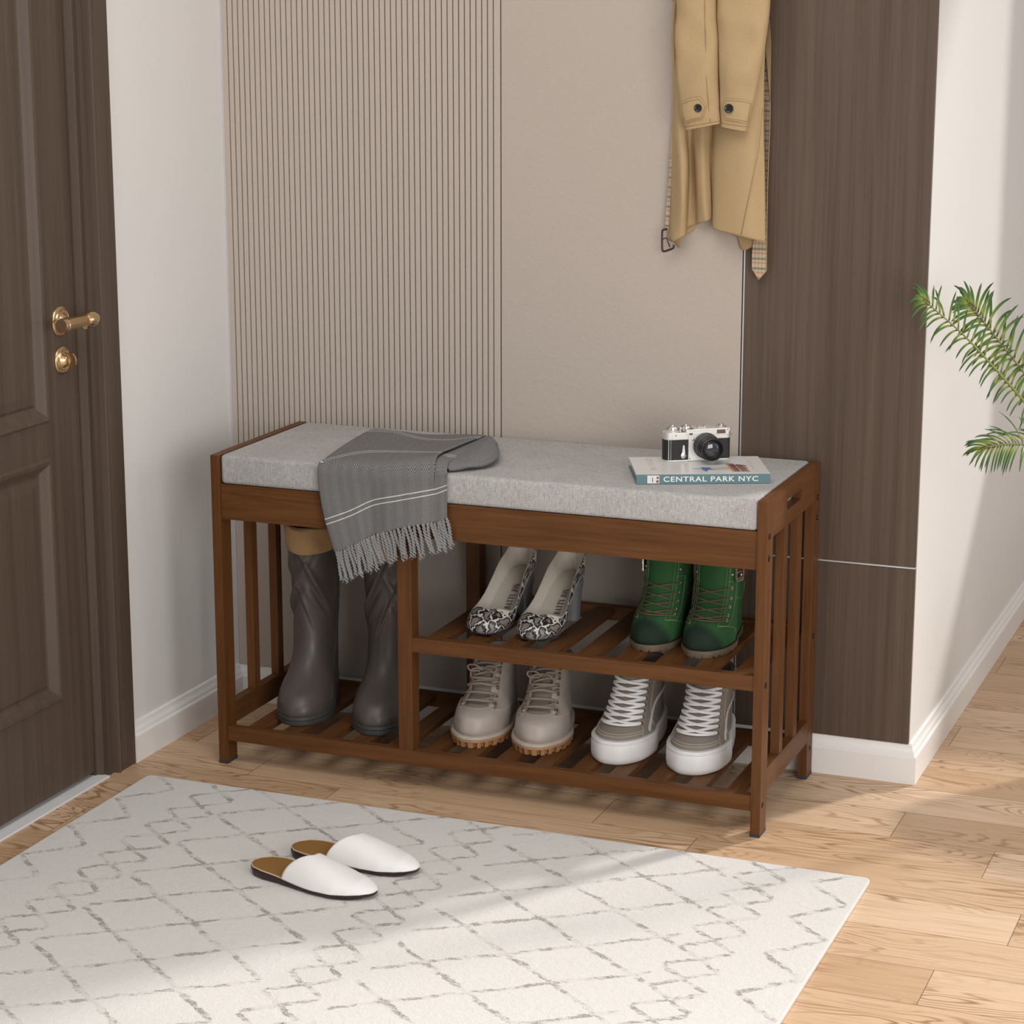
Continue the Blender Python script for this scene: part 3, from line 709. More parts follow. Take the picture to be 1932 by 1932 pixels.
# ---- high-top skate sneakers
CANV = NT('taupe_canvas', .85); o_ = CANV.obj(); CANV.color(CANV.mix(CANV.noise(o_, 600, 3), (.235, .198, .165), (.285, .243, .205))); CANV.bump(CANV.noise(o_, 1200, 2), .0002); CANV = CANV.m
SUEDE = plain('taupe_suede', (.27, .225, .185), .9, nscale=200, namp=.1)
WRUB = plain('white_rubber', (.80, .79, .79), .42)
WLACE = plain('white_flat_lace', (.86, .85, .85), .75)
WLEA = plain('white_leather_stripe', (.66, .63, .63), .5)
EYED = plain('dark_lace_hole', (.05, .04, .035), .6)
def sneaker(side, label, loc, rz, group):
    "side: +1 when the outer side is +x"
    r = thing('sneaker', label, 'shoe', loc, rz, group)
    L = Loft(.245, [(.028, .006, .240, .0490, 2.7, 1, 0), (.036, .004, .2415, .0500, 2.7, 1, 0), (.043, .009, .2415, .0490, 2.6, 1, 0), (.050, .019, .241, .0468, 2.45, .9, 0), (.058, .034, .240, .0445, 2.3, .8, 0), (.069, .051, .238, .0425, 2.2, .6, 0), (.084, .068, .235, .0405, 2.15, .4, 0), (.104, .087, .232, .0392, 2.1, .2, 0), (.126, .102, .231, .0385, 2.1, .05, 0), (.131, .104, .232, .0380, 2.1, 0, 0), (.136, .106, .233, .0380, 2.1, 0, 0)],
             disp=lambda p, t, a: p + Vector((cos(a), sin(a), 0))*(.0016*sin(t*4.2+1)*sm(6.4, 7.6, t)*sm(10, 9, t)*(abs(cos(a))**1.5)))
    L.mesh('upper', CANV, r, nt=80, na=110, inner=(.006, .02))
    def wav(q, u, z):
        # side wall rises a little at toe and heel
        if z > .02: q.z += .0035*abs(cos(pi*min(max(q.y/.245, 0), 1)))**2
        return q
    L.sole('platform_sole', WRUB, r, [(-.004, 0), (.0010, .0012), (.0045, .0045), (.0055, .0120), (.0052, .0285), (.0045, .0310), (.0036, .0316), (.0036, .0322), (.0050, .0330), (.0050, .0370), (.0036, .0386), (-.0005, .0390)], t=1, na=140, mod=wav)
    lc = A270
    # tongue showing through the lacing
    v = []; nu, nv = 17, 44
    for j in range(nv):
        t = lerp(4.05, 10, j/(nv-1)); w_ = lerp(.50, .47, j/(nv-1))
        for i in range(nu): s_ = i/(nu-1)*2-1; v.append(L.on(t, lc+s_*w_, .0016*(1-s_**4)+.0002))
    mk('tongue', v, grid_faces(nu, nv), SUEDE, r, smooth=True)
    for sg in (-1, 1):
        v = []; nu, nv = 10, 50
        for j in range(nv):
            t = lerp(3.75, 8.6, j/(nv-1)); a0 = lerp(.60, .56, j/(nv-1)); a1 = a0+lerp(.46, .40, j/(nv-1))
            for i in range(nu): k = i/(nu-1); v.append(L.on(t, lc+sg*lerp(a0, a1, k), .0017*(1-abs(k*2-1)**8)+.0002))
        mk('eyestay', v, grid_faces(nu, nv), CANV, r, smooth=True)
    lt = [4.1, 4.85, 5.45, 6.0, 6.5, 6.95, 7.4, 7.82]
    lace = MB()
    for i in range(len(lt)):
        t = lt[i]
        if i == 0: P, N = L.path([(t, lc-.80), (t+.02, lc-.3), (t+.02, lc+.3), (t, lc+.80)], lambda k: .0024+.0020*sin(pi*k), 10); lace.ribbon(P, N, .0028, .0010)
        if i < len(lt)-1:
            for sg, o2 in ((1, .0016), (-1, .0034)):
                P, N = L.path([(t, lc-sg*.80), (t+.13, lc-sg*.45), ((t+lt[i+1])/2, lc), (lt[i+1]-.08, lc+sg*.45), (lt[i+1], lc+sg*.80)], lambda k, o2=o2: .0022+.0024*sin(pi*k)+o2*.6, 8); lace.ribbon(P, N, .0027, .0009)
    studs(r, EYED, [(.0004, .0006), (.0014, .0004), (.0032, .0002), (.0032, .0007), (.0013, .0010)], [(L.on(t, lc+sg*.82, .0018), L.nrm(t, lc+sg*.82)) for t in lt for sg in (-1, 1)])
    lace.build('laces', WLACE, r, smooth=True)
    st = MB()
    def dashes(ta, off=.0007, n=16, rad=.00055, closed=False):
        P, N = L.path(ta, off, n); acc = 0; i = 0; seg = []
        D = [0]
        for a, b in zip(P, P[1:]): D.append(D[-1]+(b-a).length)
        pos = 0
        def ptat(d):
            for k in range(len(D)-1):
                if D[k+1] >= d: return P[k].lerp(P[k+1], (d-D[k])/max(D[k+1]-D[k], 1e-9))
            return P[-1]
        while pos < D[-1]: st.tube([ptat(pos), ptat(min(pos+.0024, D[-1]))], rad, 5); pos += .0033
    for tt in (2.55, 2.95): dashes([(tt+.55*abs(k)**2*0, lc+k*.95) for k in (-1, -.66, -.33, 0, .33, .66, 1)])
    for sg in (-1, 1):
        dashes([(1.6, lc+sg*.98), (3.0, lc+sg*.96), (4.1, lc+sg*.82), (4.35, lc+sg*.62)])
        dashes([(2.6, lc+sg*1.42), (5, lc+sg*1.18), (7.2, lc+sg*1.12), (9.9, lc+sg*1.02)])
        dashes([(1.8, lc+sg*2.62), (4, lc+sg*2.62), (6.4, lc+sg*2.55), (8, lc+sg*2.55)])
    # side stripe
    for sg in (-1, 1):
        P, N = L.path([(2.2, lc+sg*1.20), (3.6, lc+sg*1.20), (5.2, lc+sg*1.30), (5.95, lc+sg*1.50), (6.2, lc+sg*1.85), (6.25, lc+sg*2.3), (6.25, lc+sg*2.75)], .0010, 12)
        b = MB(); b.ribbon(P, N, .0034, .0008); b.build('side_stripe', WLEA, r, smooth=True)
        for d in (-.0024, .0024):
            Q = []
            for i in range(len(P)):
                tt = (P[min(i+1, len(P)-1)]-P[max(i-1, 0)]).normalized(); Q.append(P[i]+tt.cross(N[i]).normalized()*d+N[i]*.0009)
            for i in range(0, len(Q)-1, 1): st.tube([Q[i], Q[i].lerp(Q[i+1], .6)], .0004, 4)
    st.build('stitching', THR, r)
    P = L.path([(10, A270+.75+k*(2*pi-1.5)/12) for k in range(13)], .0, 6)[0]; MB().tube(P, .0028, 8).build('padded_collar', SUEDE, r, smooth=True)
    return r

# ---- green suede lace boots
GRN = NT('green_suede_dark_toe', .9, spec=.2); o_ = GRN.obj(); n1 = GRN.noise(o_, 70, 4, .6); n2 = GRN.noise(o_, 14, 3)
q_ = GRN.xyz(o_)
gcol = GRN.mix(n2, (.024, .082, .027), (.058, .165, .068)); gcol = GRN.mix(GRN.math('MULTIPLY', n1, .35), gcol, (.008, .06, .012))
# burnished toe: a worn dark patch of the leather itself
dd = GRN.math('ADD', GRN.math('MULTIPLY', q_[1], 1.0), GRN.math('MULTIPLY', q_[2], .62)); dd = GRN.math('ADD', dd, GRN.math('MULTIPLY', GRN.math('ABSOLUTE', GRN.math('SUBTRACT', q_[0], -.010)), .45)); dd = GRN.math('ADD', dd, GRN.math('MULTIPLY', n2, .008))
gcol = GRN.mix(GRN.math('MULTIPLY', GRN.math('SUBTRACT', 1.0, GRN.smooth(dd, .052, .078)), .9), gcol, (.017, .025, .021)); GRN.color(gcol); GRN.bump(n1, .0005); GRN = GRN.m
GSOLE = plain('olive_brown_sole', (.135, .10, .060), .6, nscale=60, namp=.25)
GLACE = plain('brown_round_lace', (.135, .088, .058), .7, nscale=500, namp=.25)
GEYE = plain('old_nickel', (.42, .39, .30), .35, .8)
GTHR = plain('pale_green_thread', (.22, .33, .13), .8)
GSTR = plain('brown_leather_strap', (.13, .045, .025), .55, nscale=60, namp=.2)
BUCK = plain('scuffed_nickel_buckle', (.55, .53, .50), .28, 1.0, nscale=200, namp=.3)
GDARK = plain('dark_sole_seam', (.010, .012, .010), .6)
def green_boot(side, label, loc, rz, group):
    r = thing('lace_up_boot', label, 'boot', loc, rz, group)
    def disp(p, t, a): return p+Vector((cos(a), sin(a), 0))*mnoise.noise(p*30+Vector((side*4, 0, 0)))*.0012
    L = Loft(.215, [(.0115, .003, .210, .0425, 2.6, 1, 0), (.019, .0005, .212, .0432, 2.6, 1, 0), (.029, .002, .212, .0430, 2.5, 1, 0), (.039, .009, .211, .0422, 2.4, .9, 0), (.049, .023, .210, .0410, 2.3, .75, 0), (.059, .038, .208, .0400, 2.2, .55, 0), (.071, .052, .206, .0390, 2.15, .4, 0), (.085, .063, .202, .0385, 2.1, .2, 0), (.103, .072, .196, .0382, 2.1, .1, 0), (.122, .078, .190, .0385, 2.1, 0, 0), (.142, .081, .188, .0392, 2.1, 0, 0), (.1660, .083, .190, .0400, 2.1, 0, 0)], disp=disp)
    L.mesh('upper', GRN, r, nt=80, na=110, inner=(.006, .02))
    NB = 30
    def gr(q, u, z):
        k = (u*NB) % 1
        if z < .004 and k < .22 and (int(u*NB) % 3 != 0): q.z += .0025
        # waist arch: raised between ball and heel block
        if .1150 < q.y < .140 and z < .006: q.z += .0055*sm(.113, .118, q.y)*sm(.142, .138, q.y)
        return q
    L.sole('sole', GSOLE, r, [(-.003, 0), (.0015, .0005), (.0022, .0030), (.0028, .0100), (.0020, .0118), (-.002, .0120)], t=1, na=NB*8, mod=gr)
    L.sole('sole_seam', GDARK, r, [(.0, .0114), (.0014, .0118), (.0014, .0128), (.0, .0134)], t=1, na=100)
    lc = A270
    for sg in (-1, 1):   # eyelet stays
        v = []; nu, nv = 10, 50
        for j in range(nv):
            t = lerp(3.9, 11, j/(nv-1)); a0 = lerp(.60, .62, j/(nv-1)); a1 = a0+lerp(.46, .44, j/(nv-1))
            for i in range(nu): k = i/(nu-1); v.append(L.on(t, lc+sg*lerp(a0, a1, k), .0014*(1-abs(k*2-1)**8)+.0002))
        mk('eyelet_stay', v, grid_faces(nu, nv), GRN, r, smooth=True)
    lt = [4.35, 5.05, 6.0, 6.95, 7.85]
    lace = MB()
    studs(r, GEYE, [(.0019, -.0004), (.0031, .0), (.0036, .0006), (.0034, .0012), (.0024, .0014), (.0018, .0004)], [(L.on(t, lc+sg*.86, .0016), L.nrm(t, lc+sg*.86)) for t in lt for sg in (-1, 1)])
    studs(r, GEYE, [(.0030, 0), (.0032, .0008), (.0020, .0020), (.0003, .0024)], [(L.on(t, lc+sg*.86, .0014), L.nrm(t, lc+sg*.86)) for t in (9.03, 9.75) for sg in (-1, 1)], 'rivet')
    for i in range(len(lt)):
        t = lt[i]
        if i == 0: P, N = L.path([(t, lc-.86), (t+.12, lc-.3), (t+.10, lc+.3), (t, lc+.86)], lambda k: .0022+.0022*sin(pi*k), 10); lace.tube(P, .00125, 7)
        else:
            for sg in (1, -1):
                P, N = L.path([(t, lc-sg*.86), (t-.03, lc-sg*.45), (t-.30, lc+.15*sg), (lt[i-1]+.28, lc+sg*.60)], lambda k, sg=sg: .0024+.0020*sin(pi*min(1, k*1.2))+(.0008 if sg > 0 else 0), 10); lace.tube(P, .00125, 7)
    lace.build('laces', GLACE, r, smooth=True)
    st = MB()
    for sg in (-1, 1):
        for d in (.57, .72):
            P, N = L.path([(3.9 if d < .6 else 4.2, lc+sg*(d-.02)), (6.0, lc+sg*d), (8.5, lc+sg*(d+.02)), (10.9, lc+sg*(d+.02))], .0018, 10); st.tube(P, .00040, 5)
        P, N = L.path([(3.9, lc+sg*.55), (3.75, lc+sg*.80), (3.5, lc+sg*1.02)], .0009, 10); st.tube(P, .0005, 5)
        P, N = L.path([(3.5, lc+sg*1.02), (5.5, lc+sg*1.12), (7.2, lc+sg*1.14), (8.4, lc+sg*1.12)], .0012, 10); st.tube(P, .00045, 5)
        P, N = L.path([(8.4, lc+sg*1.12), (8.45, lc+sg*.70)], .0016, 8); st.tube(P, .0004, 5)
        P, N = L.path([(3.9, lc+sg*.55), (3.5, lc+sg*.95), (2.8, lc+sg*1.30), (2.0, lc+sg*1.40)], .0006, 10); st.tube(P, .0005, 5)
        P, N = L.path([(7.0, lc+sg*1.12), (6.3, lc+sg*1.5), (6.6, lc+sg*1.9), (7.6, lc+sg*2.1)], .0006, 10); st.tube(P, .0004, 5)
    st.build('stitching', GTHR, r, smooth=True)
    # strap with buckle round the ankle top
    P = [L.on(9.2, A270+side*(1.10+k*.26), .0022) for k in range(12)]; N = [L.nrm(9.2, A270+side*(1.10+k*.26)) for k in range(12)]
    v = []
    for p, nn in zip(P, N):
        for dz in (-.009, .009): v.append(p+Vector((0, 0, dz))+nn*.0006)
    b = MB(); n_ = len(P); vv = []; ff = []
    for off in (0, .002):
        for p, nn in zip(P, N):
            for dz in (-.0125, .0125): vv.append(p+Vector((0, 0, dz))+nn*off)
    for i in range(n_-1):
        a0 = i*2; ff += [(a0, a0+1, a0+3, a0+2), (2*n_+a0, 2*n_+a0+2, 2*n_+a0+3, 2*n_+a0+1), (a0, a0+2, 2*n_+a0+2, 2*n_+a0), (a0+1, 2*n_+a0+1, 2*n_+a0+3, a0+3)]
    strap = mk('ankle_strap', vv, ff, GSTR, r, smooth=True, autosmooth=40)
    pc = L.on(9.25, A270+side*1.12, .0060); nn = L.nrm(9.25, A270+side*1.10); M = frame(pc, (0, 0, 1), nn)
    rr_ = rounded_rect(-.0175, .0175, -.0115, .0115, .004, 4)
    ring = MB(); n0 = len(rr_); ins = [(x*.76, y*.68) for x, y in rr_]
    vv = [M@Vector((x, y, h)) for h in (-.001, .0012) for x, y in rr_] + [M@Vector((x, y, h)) for h in (-.001, .0012) for x, y in ins]; ff = []
    for i in range(n0):
        j = (i+1) % n0; ff += [(i, j, n0+j, n0+i), (2*n0+i, 3*n0+i, 3*n0+j, 2*n0+j), (n0+i, n0+j, 3*n0+j, 3*n0+i), (i, 2*n0+i, 2*n0+j, j)]
    ring.add(vv, ff)
    for dz in (-.011, .0, .011): ring.tube([M@Vector((dz, -.0085, .001)), M@Vector((dz, .0085, .001))], .0013, 6)
    for dz in (-.0065, .0065): ring.lathe([(.0028, .0), (.0028, .0014), (.001, .0024)], M@Matrix.Translation((dz, -.003, .0005)), 12)
    ring.build('buckle', BUCK, strap, smooth=True, autosmooth=35)
    return r

# ---- snakeskin pumps
SNK = NT('snakeskin_leather', .35); o_ = SNK.obj()
wrp = SNK.noise(o_, 55, 3, .6, color=True)
vv_ = SNK.n('ShaderNodeVectorMath', operation='MULTIPLY_ADD'); SNK.set(vv_.inputs[0], wrp); vv_.inputs[1].default_value = (.032, .032, .032); SNK.set(vv_.inputs[2], o_)
v1 = SNK.n('ShaderNodeTexVoronoi', feature='DISTANCE_TO_EDGE'); SNK.set(v1.inputs['Vector'], vv_.outputs[0]); v1.inputs['Scale'].default_value = 38
v2 = SNK.n('ShaderNodeTexVoronoi', feature='F1'); SNK.set(v2.inputs['Vector'], vv_.outputs[0]); v2.inputs['Scale'].default_value = 38
edge = SNK.smooth(v1.outputs['Distance'], .035, .075)     # 0 at the cell borders
dark = SNK.math('MULTIPLY', edge, SNK.math('SUBTRACT', 1.0, SNK.smooth(v1.outputs['Distance'], .14, .22)))
rc = SNK.xyz(v2.outputs['Color'])[0]
big = SNK.smooth(rc, .35, .5)
wv = SNK.n('ShaderNodeTexWave', wave_type='BANDS', bands_direction='DIAGONAL'); SNK.set(wv.inputs['Vector'], o_); wv.inputs['Scale'].default_value = 210; wv.inputs['Distortion'].default_value = 1.5
wv2 = SNK.n('ShaderNodeTexWave', wave_type='BANDS', bands_direction='X'); SNK.set(wv2.inputs['Vector'], o_); wv2.inputs['Scale'].default_value = 200
cell = SNK.mix(big, SNK.mix(wv.outputs['Fac'], (.13, .11, .10), (.33, .27, .235)), SNK.mix(wv2.outputs['Fac'], (.05, .045, .04), (.45, .42, .40)))
cs = SNK.mix(edge, (.66, .63, .60), cell); cs = SNK.mix(SNK.math('MULTIPLY', dark, .96), cs, (.006, .005, .005)); SNK.color(cs); SNK.bump(SNK.math('MULTIPLY', wv.outputs['Fac'], .5), .0003); SNK = SNK.m
INSO = plain('cream_insole', (.62, .565, .49), .5)
HEELM = plain('grey_block_heel', (.19, .195, .20), .25)
INK = plain('black_ink', (.012, .011, .010), .6)
def serif(ch):
    "capital letters as stroke quads, height 1"
    th, tn, s_ = .19, .055, .10
    V = lambda x, y0=0, y1=1: [(x-th/2, y0), (x+th/2, y0), (x+th/2, y1), (x-th/2, y1)]
    def S(x, y, w_=.30): return [(x-w_/2, y-.02), (x+w_/2, y-.02), (x+w_/2, y+.02), (x-w_/2, y+.02)]
    def Ln(x0, y0, x1, y1, t_): return [(x0-t_/2, y0), (x0+t_/2, y0), (x1+t_/2, y1), (x1-t_/2, y1)]
    def arc(cx, cy, rx, ry, a0, a1, n=12, tk=th):
        out = []
        for i in range(n):
            q = []
            for a in (a0+(a1-a0)*i/n, a0+(a1-a0)*(i+1)/n): q.append(a)
            f = lambda a, s: (cx+(rx+s*(tn/2+(tk-tn)/2*abs(cos(a))))*cos(a), cy+(ry+s*tn/2)*sin(a))
            out.append([f(q[0], -1), f(q[0], 1), f(q[1], 1), f(q[1], -1)])
        return out
    if ch == 'B': return [V(.16), S(.12, .0, .26), S(.12, 1., .26), [(.1, .97), (.36, .97), (.36, 1.02), (.1, 1.02)], [(.1, .49), (.38, .49), (.38, .54), (.1, .54)], [(.1, -.02), (.38, -.02), (.38, .03), (.1, .03)]]+arc(.34, .765, .17, .235, -pi/2, pi/2)+arc(.36, .255, .21, .255, -pi/2, pi/2), .66
    if ch == 'A': return [Ln(.08, 0, .33, 1, tn), Ln(.55, 0, .33, 1, th), [(.17, .30), (.46, .30), (.46, .35), (.17, .35)], S(.08, 0, .24), S(.55, 0, .32)], .70
    if ch == 'T': return [V(.32), S(.32, 0, .34), [(.02, .96), (.62, .96), (.62, 1.02), (.02, 1.02)], [(.02, .80), (.05, .80), (.07, 1.), (.02, 1.)], [(.62, .80), (.59, .80), (.57, 1.), (.62, 1.)]], .66
    if ch == 'Y': return [Ln(.30, .42, .08, 1, th), Ln(.32, .42, .56, 1, tn), V(.32, 0, .46), S(.32, 0, .34), S(.08, 1, .30), S(.57, 1, .22)], .68
    if ch == 'J': return [V(.26, .12, 1), S(.26, 1, .34)]+arc(.12, .12, .14, .14, pi, 2*pi), .44
    if ch == 'O': return arc(.34, .5, .25, .5, 0, 2*pi, 28), .70
    if ch == 'N': return [Ln(.12, 0, .12, 1, tn), Ln(.56, 0, .12, 1, th), Ln(.60, 0, .60, 1, tn), S(.12, 0, .24), S(.08, 1, .24), S(.60, 1, .24)], .74
    return [], .30
def pump(side, label, loc, rz, group):
    r = thing('high_heel', label, 'shoe', loc, rz, group)
    # spine stations s: y, base z, half width, section height, opening angle
    S = [  # y, zb, hw, Hh, th_m (deg; 180 closed)
        (-.0028, .0125, .0002, .0004, 180), (-.002, .010, .004, .006, 180), (.001, .006, .016, .018, 180), (.008, .0035, .0265, .027, 180), (.020, .0025, .0335, .034, 180), (.031, .0025, .0370, .039, 178),
        (.040, .003, .0395, .043, 142), (.050, .004, .0400, .046, 118), (.064, .008, .0385, .050, 106), (.084, .022, .0345, .054, 103), (.104, .041, .0315, .058, 103), (.126, .060, .0300, .062, 104), (.146, .072, .0282, .067, 100), (.164, .0780, .0272, .070, 106), (.177, .0795, .0205, .071, 112), (.1835, .0800, .0090, .071, 114), (.1850, .0805, .0010, .071, 114)]
    cols = [[float(q[k]) for q in S] for k in range(5)]
    def sec(t, th, inset=0.0):
        y, zb, hw, hh, tm = (crs(c, t) for c in cols); hw = max(hw-inset, .0004)
        c = -cos(th); e = .72
        x = hw*sgp(sin(th), .80 if th < pi/2 else 1.0); z = zb+inset + (hh-2*inset*0)*.5*(1+sgp(c, e if c < 0 else 1.0))
        return Vector((x, y, z))
    nt, na = 90, 41; v = []
    def grid(inset, t0=0.0, t1=16.0, top=1.0):
        v = []
        for j in range(nt):
            t = lerp(t0, t1, j/(nt-1)); tm = radians(min(crs(cols[4], t), 180))*top
            for i in range(na):
                k = i/(na-1)*2-1; p = sec(t, abs(k)*tm, inset); v.append(Vector((p.x if k >= 0 else -p.x, p.y, p.z)))
        return v
    o = mk('upper', grid(0), grid_faces(na, nt), SNK, r, smooth=True)
    o = mk('lining', grid(.0012, 5.6, 15.9, .992), grid_faces(na, nt), INSO, r, smooth=True)
    # insole
    v = []; nu, nv = 13, 50
    def ins(t, k, up=.0015):
        y, zb, hw, hh, tm = (crs(c, t) for c in cols); return Vector((hw*.90*k, y, zb+.0045+up+.002*k*k))
    for j in range(nv):
        t = lerp(3.5, 15.1, j/(nv-1))
        for i in range(nu): v.append(ins(t, i/(nu-1)*2-1))
    mk('insole', v, grid_faces(nu, nv), INSO, r, smooth=True)
    # lettering on the insole, reading from the toe up to the heel
    txt = MB(); size = .0115; adv = 0.0; word = 'BATTY JON'
    # arc length table of the insole centre line
    T_ = [lerp(9.05, 14.5, i/120) for i in range(121)]; D_ = [0]
    for a, b in zip(T_, T_[1:]): D_.append(D_[-1]+(ins(b, 0)-ins(a, 0)).length)
    def tpos(d):
        for i in range(120):
            if D_[i+1] >= d: return lerp(T_[i], T_[i+1], (d-D_[i])/(D_[i+1]-D_[i]))
        return T_[-1]
    for ch in word:
        qs, wd = serif(ch)
        for q in qs:
            P = []
            for (x, y) in q:
                t = tpos(max(0, (adv+x)*size*.74)); hw = crs(cols[2], t)*.90; xx = .0155-y*size*.95   # letter tops face -x
                P.append(ins(t, xx/hw, .0034))
            txt.add(P, [(0, 1, 2, 3)])
        adv += wd+.08
    txt.build('insole_lettering', INK, r)
    # block heel
    hl = Loft(.04, [(0, .158, .182, .0120, 3.2, 0, 0), (.02, .157, .1825, .0122, 3.2, 0, 0), (.05, .152, .1835, .0150, 3, 0, 0), (.066, .147, .1830, .0190, 2.6, 0, 0), (.076, .148, .1800, .0210, 2.4, 0, 0), (.079, .152, .176, .0180, 2.4, 0, 0)])
    hl.mesh('block_heel', HEELM, r, nt=30, na=48)
    # thin outer sole under toe and ball
    v = []
    for j in range(40):
        t = lerp(2.0, 13.0, j/39); y, zb, hw, hh, tm = (crs(c, t) for c in cols)
        for k in (-1, -.5, 0, .5, 1): v.append((hw*.80*k, y, zb-.0015+.001*k*k)); 
    so = mk('sole', v, grid_faces(5, 40), HEELM, r, smooth=True)
    return r

# ---- place the pairs on the shelves
gb = 'pair of tall grey boots'; gw = 'pair of beige work boots'; gs = 'pair of taupe sneakers'; gg = 'pair of green boots'; gp = 'pair of snakeskin pumps'
tall_boot(1, 'tall grey boot with tan cuff beside the left end of the bench', (.1270, .0530, SH1), radians(12), gb)
tall_boot(-1, 'tall grey boot on the lower shelf, next to the divider post', (.2760, .0560, SH1), radians(12), gb)
work_boot(1, 'beige lace-up work boot on the lower shelf, beside the divider post', (.4605, .0620, SH1), radians(5), gw)
work_boot(-1, 'beige lace-up work boot on the lower shelf, nearer the taupe sneakers', (.5775, .0660, SH1), radians(9), gw)
sneaker(-1, 'taupe high-top sneaker with white platform sole, next to the beige boots', (.7170, .0640, SH1), radians(0), gs)
sneaker(1, 'taupe high-top sneaker with white platform sole, beside the bench right leg', (.8570, .0620, SH1), radians(4), gs)
green_boot(-1, 'green suede lace-up boot on the middle shelf, nearer the snakeskin shoes', (.7722, .0800, SH2), radians(0), gg)
green_boot(1, 'green suede lace-up boot on the middle shelf, beside the bench right leg', (.8660, .0760, SH2), radians(1), gg)
pump(-1, 'snakeskin high heel on the middle shelf, nearer the divider post', (.4800, .0580, SH2), radians(-6), gp)
pump(1, 'snakeskin high heel on the middle shelf, nearer the green boots', (.5730, .0560, SH2), radians(-6), gp)
# ------------------------------------------------------------------ folded herringbone throw
def m_herring():
    m = NT('grey_herringbone_wool', .95, spec=.1); u = m.xyz(m.uv()); U, V_ = u[0], u[1]
    cw = .0104
    tri = m.math('ABSOLUTE', m.math('SUBTRACT', m.math('MULTIPLY', m.math('FRACT', m.math('DIVIDE', m.math('ADD', U, 1.0), cw*2)), 2.0), 1.0))
    e = m.math('DIVIDE', m.math('ADD', m.math('ADD', V_, 1.0), m.math('MULTIPLY', tri, cw*1.25)), .00330)
    s = m.smooth(m.math('ABSOLUTE', m.math('SUBTRACT', m.math('FRACT', e), .5)), .12, .38)
    nz = m.noise(m.map(m.uv(), (900, 900, 1)), 1.0, 2)
    c = m.mix(s, (.062, .060, .061), (.345, .34, .34)); c = m.mix(m.math('MULTIPLY', m.smooth(m.math('FRACT', m.math('DIVIDE', m.math('ADD', U, 1.0), cw*2)), .44, .56), .07), c, (.40, .395, .395)); c = m.mix(.14, c, m.mix(nz, (.10, .10, .10), (.26, .255, .255)))
    tot = None
    for v0, st in ((.0500, .9), (.0585, .9), (.1560, .65), (.1625, .65), (.2560, .5), (.2620, .5)):
        d = m.math('MULTIPLY', m.math('SUBTRACT', 1.0, m.smooth(m.math('ABSOLUTE', m.math('SUBTRACT', V_, v0)), .0006, .0013)), st)
        tot = d if tot is None else m.math('MAXIMUM', tot, d)
    m.color(m.mix(tot, c, (.80, .79, .78))); m.bump(m.math('ADD', s, m.math('MULTIPLY', tot, 1.5)), .0005); return m.m
HERR = m_herring(); YARN = plain('grey_wool_yarn', (.27, .268, .27), .95, nscale=900, namp=.25)
throw = thing('throw_blanket', 'grey herringbone throw with white stripes and fringe, draped over the cushion edge', 'blanket', (.31, .10, .566))
TO = Vector((.31, .10, .566))
def sheet(name, rows, mat, parent, nu=60, nv=90, thick=.0, org=Vector(), fold=None, extra_v=True, two_sided_off=None):
    "rows of points (x, y, z[, v]); catmull surface with uv in metres"
    nr, nc = len(rows), len(rows[0]); P = []
    V4 = [[(Vector(p[:3]), p[3] if len(p) > 3 else 0.0) for p in r] for r in rows]
    verts = []; uvs = []
    for j in range(nv):
        t = j/(nv-1)*(nr-1)
        cp = [crs([V4[r][c][0] for r in range(nr)], t) for c in range(nc)]; cv = [crs([V4[r][c][1] for r in range(nr)], t) for c in range(nc)]
        for i in range(nu):
            s = i/(nu-1)*(nc-1); p = crs(cp, s); v = crs(cv, s)
            if fold: p = fold(p, i/(nu-1), j/(nv-1))
            verts.append(p-org); uvs.append([0, v])
    w0 = sum((verts[(nv//2)*nu+i+1]-verts[(nv//2)*nu+i]).length for i in range(nu-1))
    for j in range(nv):
        for i in range(nu): uvs[j*nu+i][0] = w0*i/(nu-1)
    o = mk(name, verts, grid_faces(nu, nv), mat, parent, smooth=True, uvs=uvs)
    if thick:
        md = o.modifiers.new('thickness', 'SOLIDIFY'); md.thickness = thick; md.offset = 0
    return o
def W3(u, v, v_, **k): p = at(u, v, **k); return (p.x, p.y, p.z, v_)
YH = -.0085
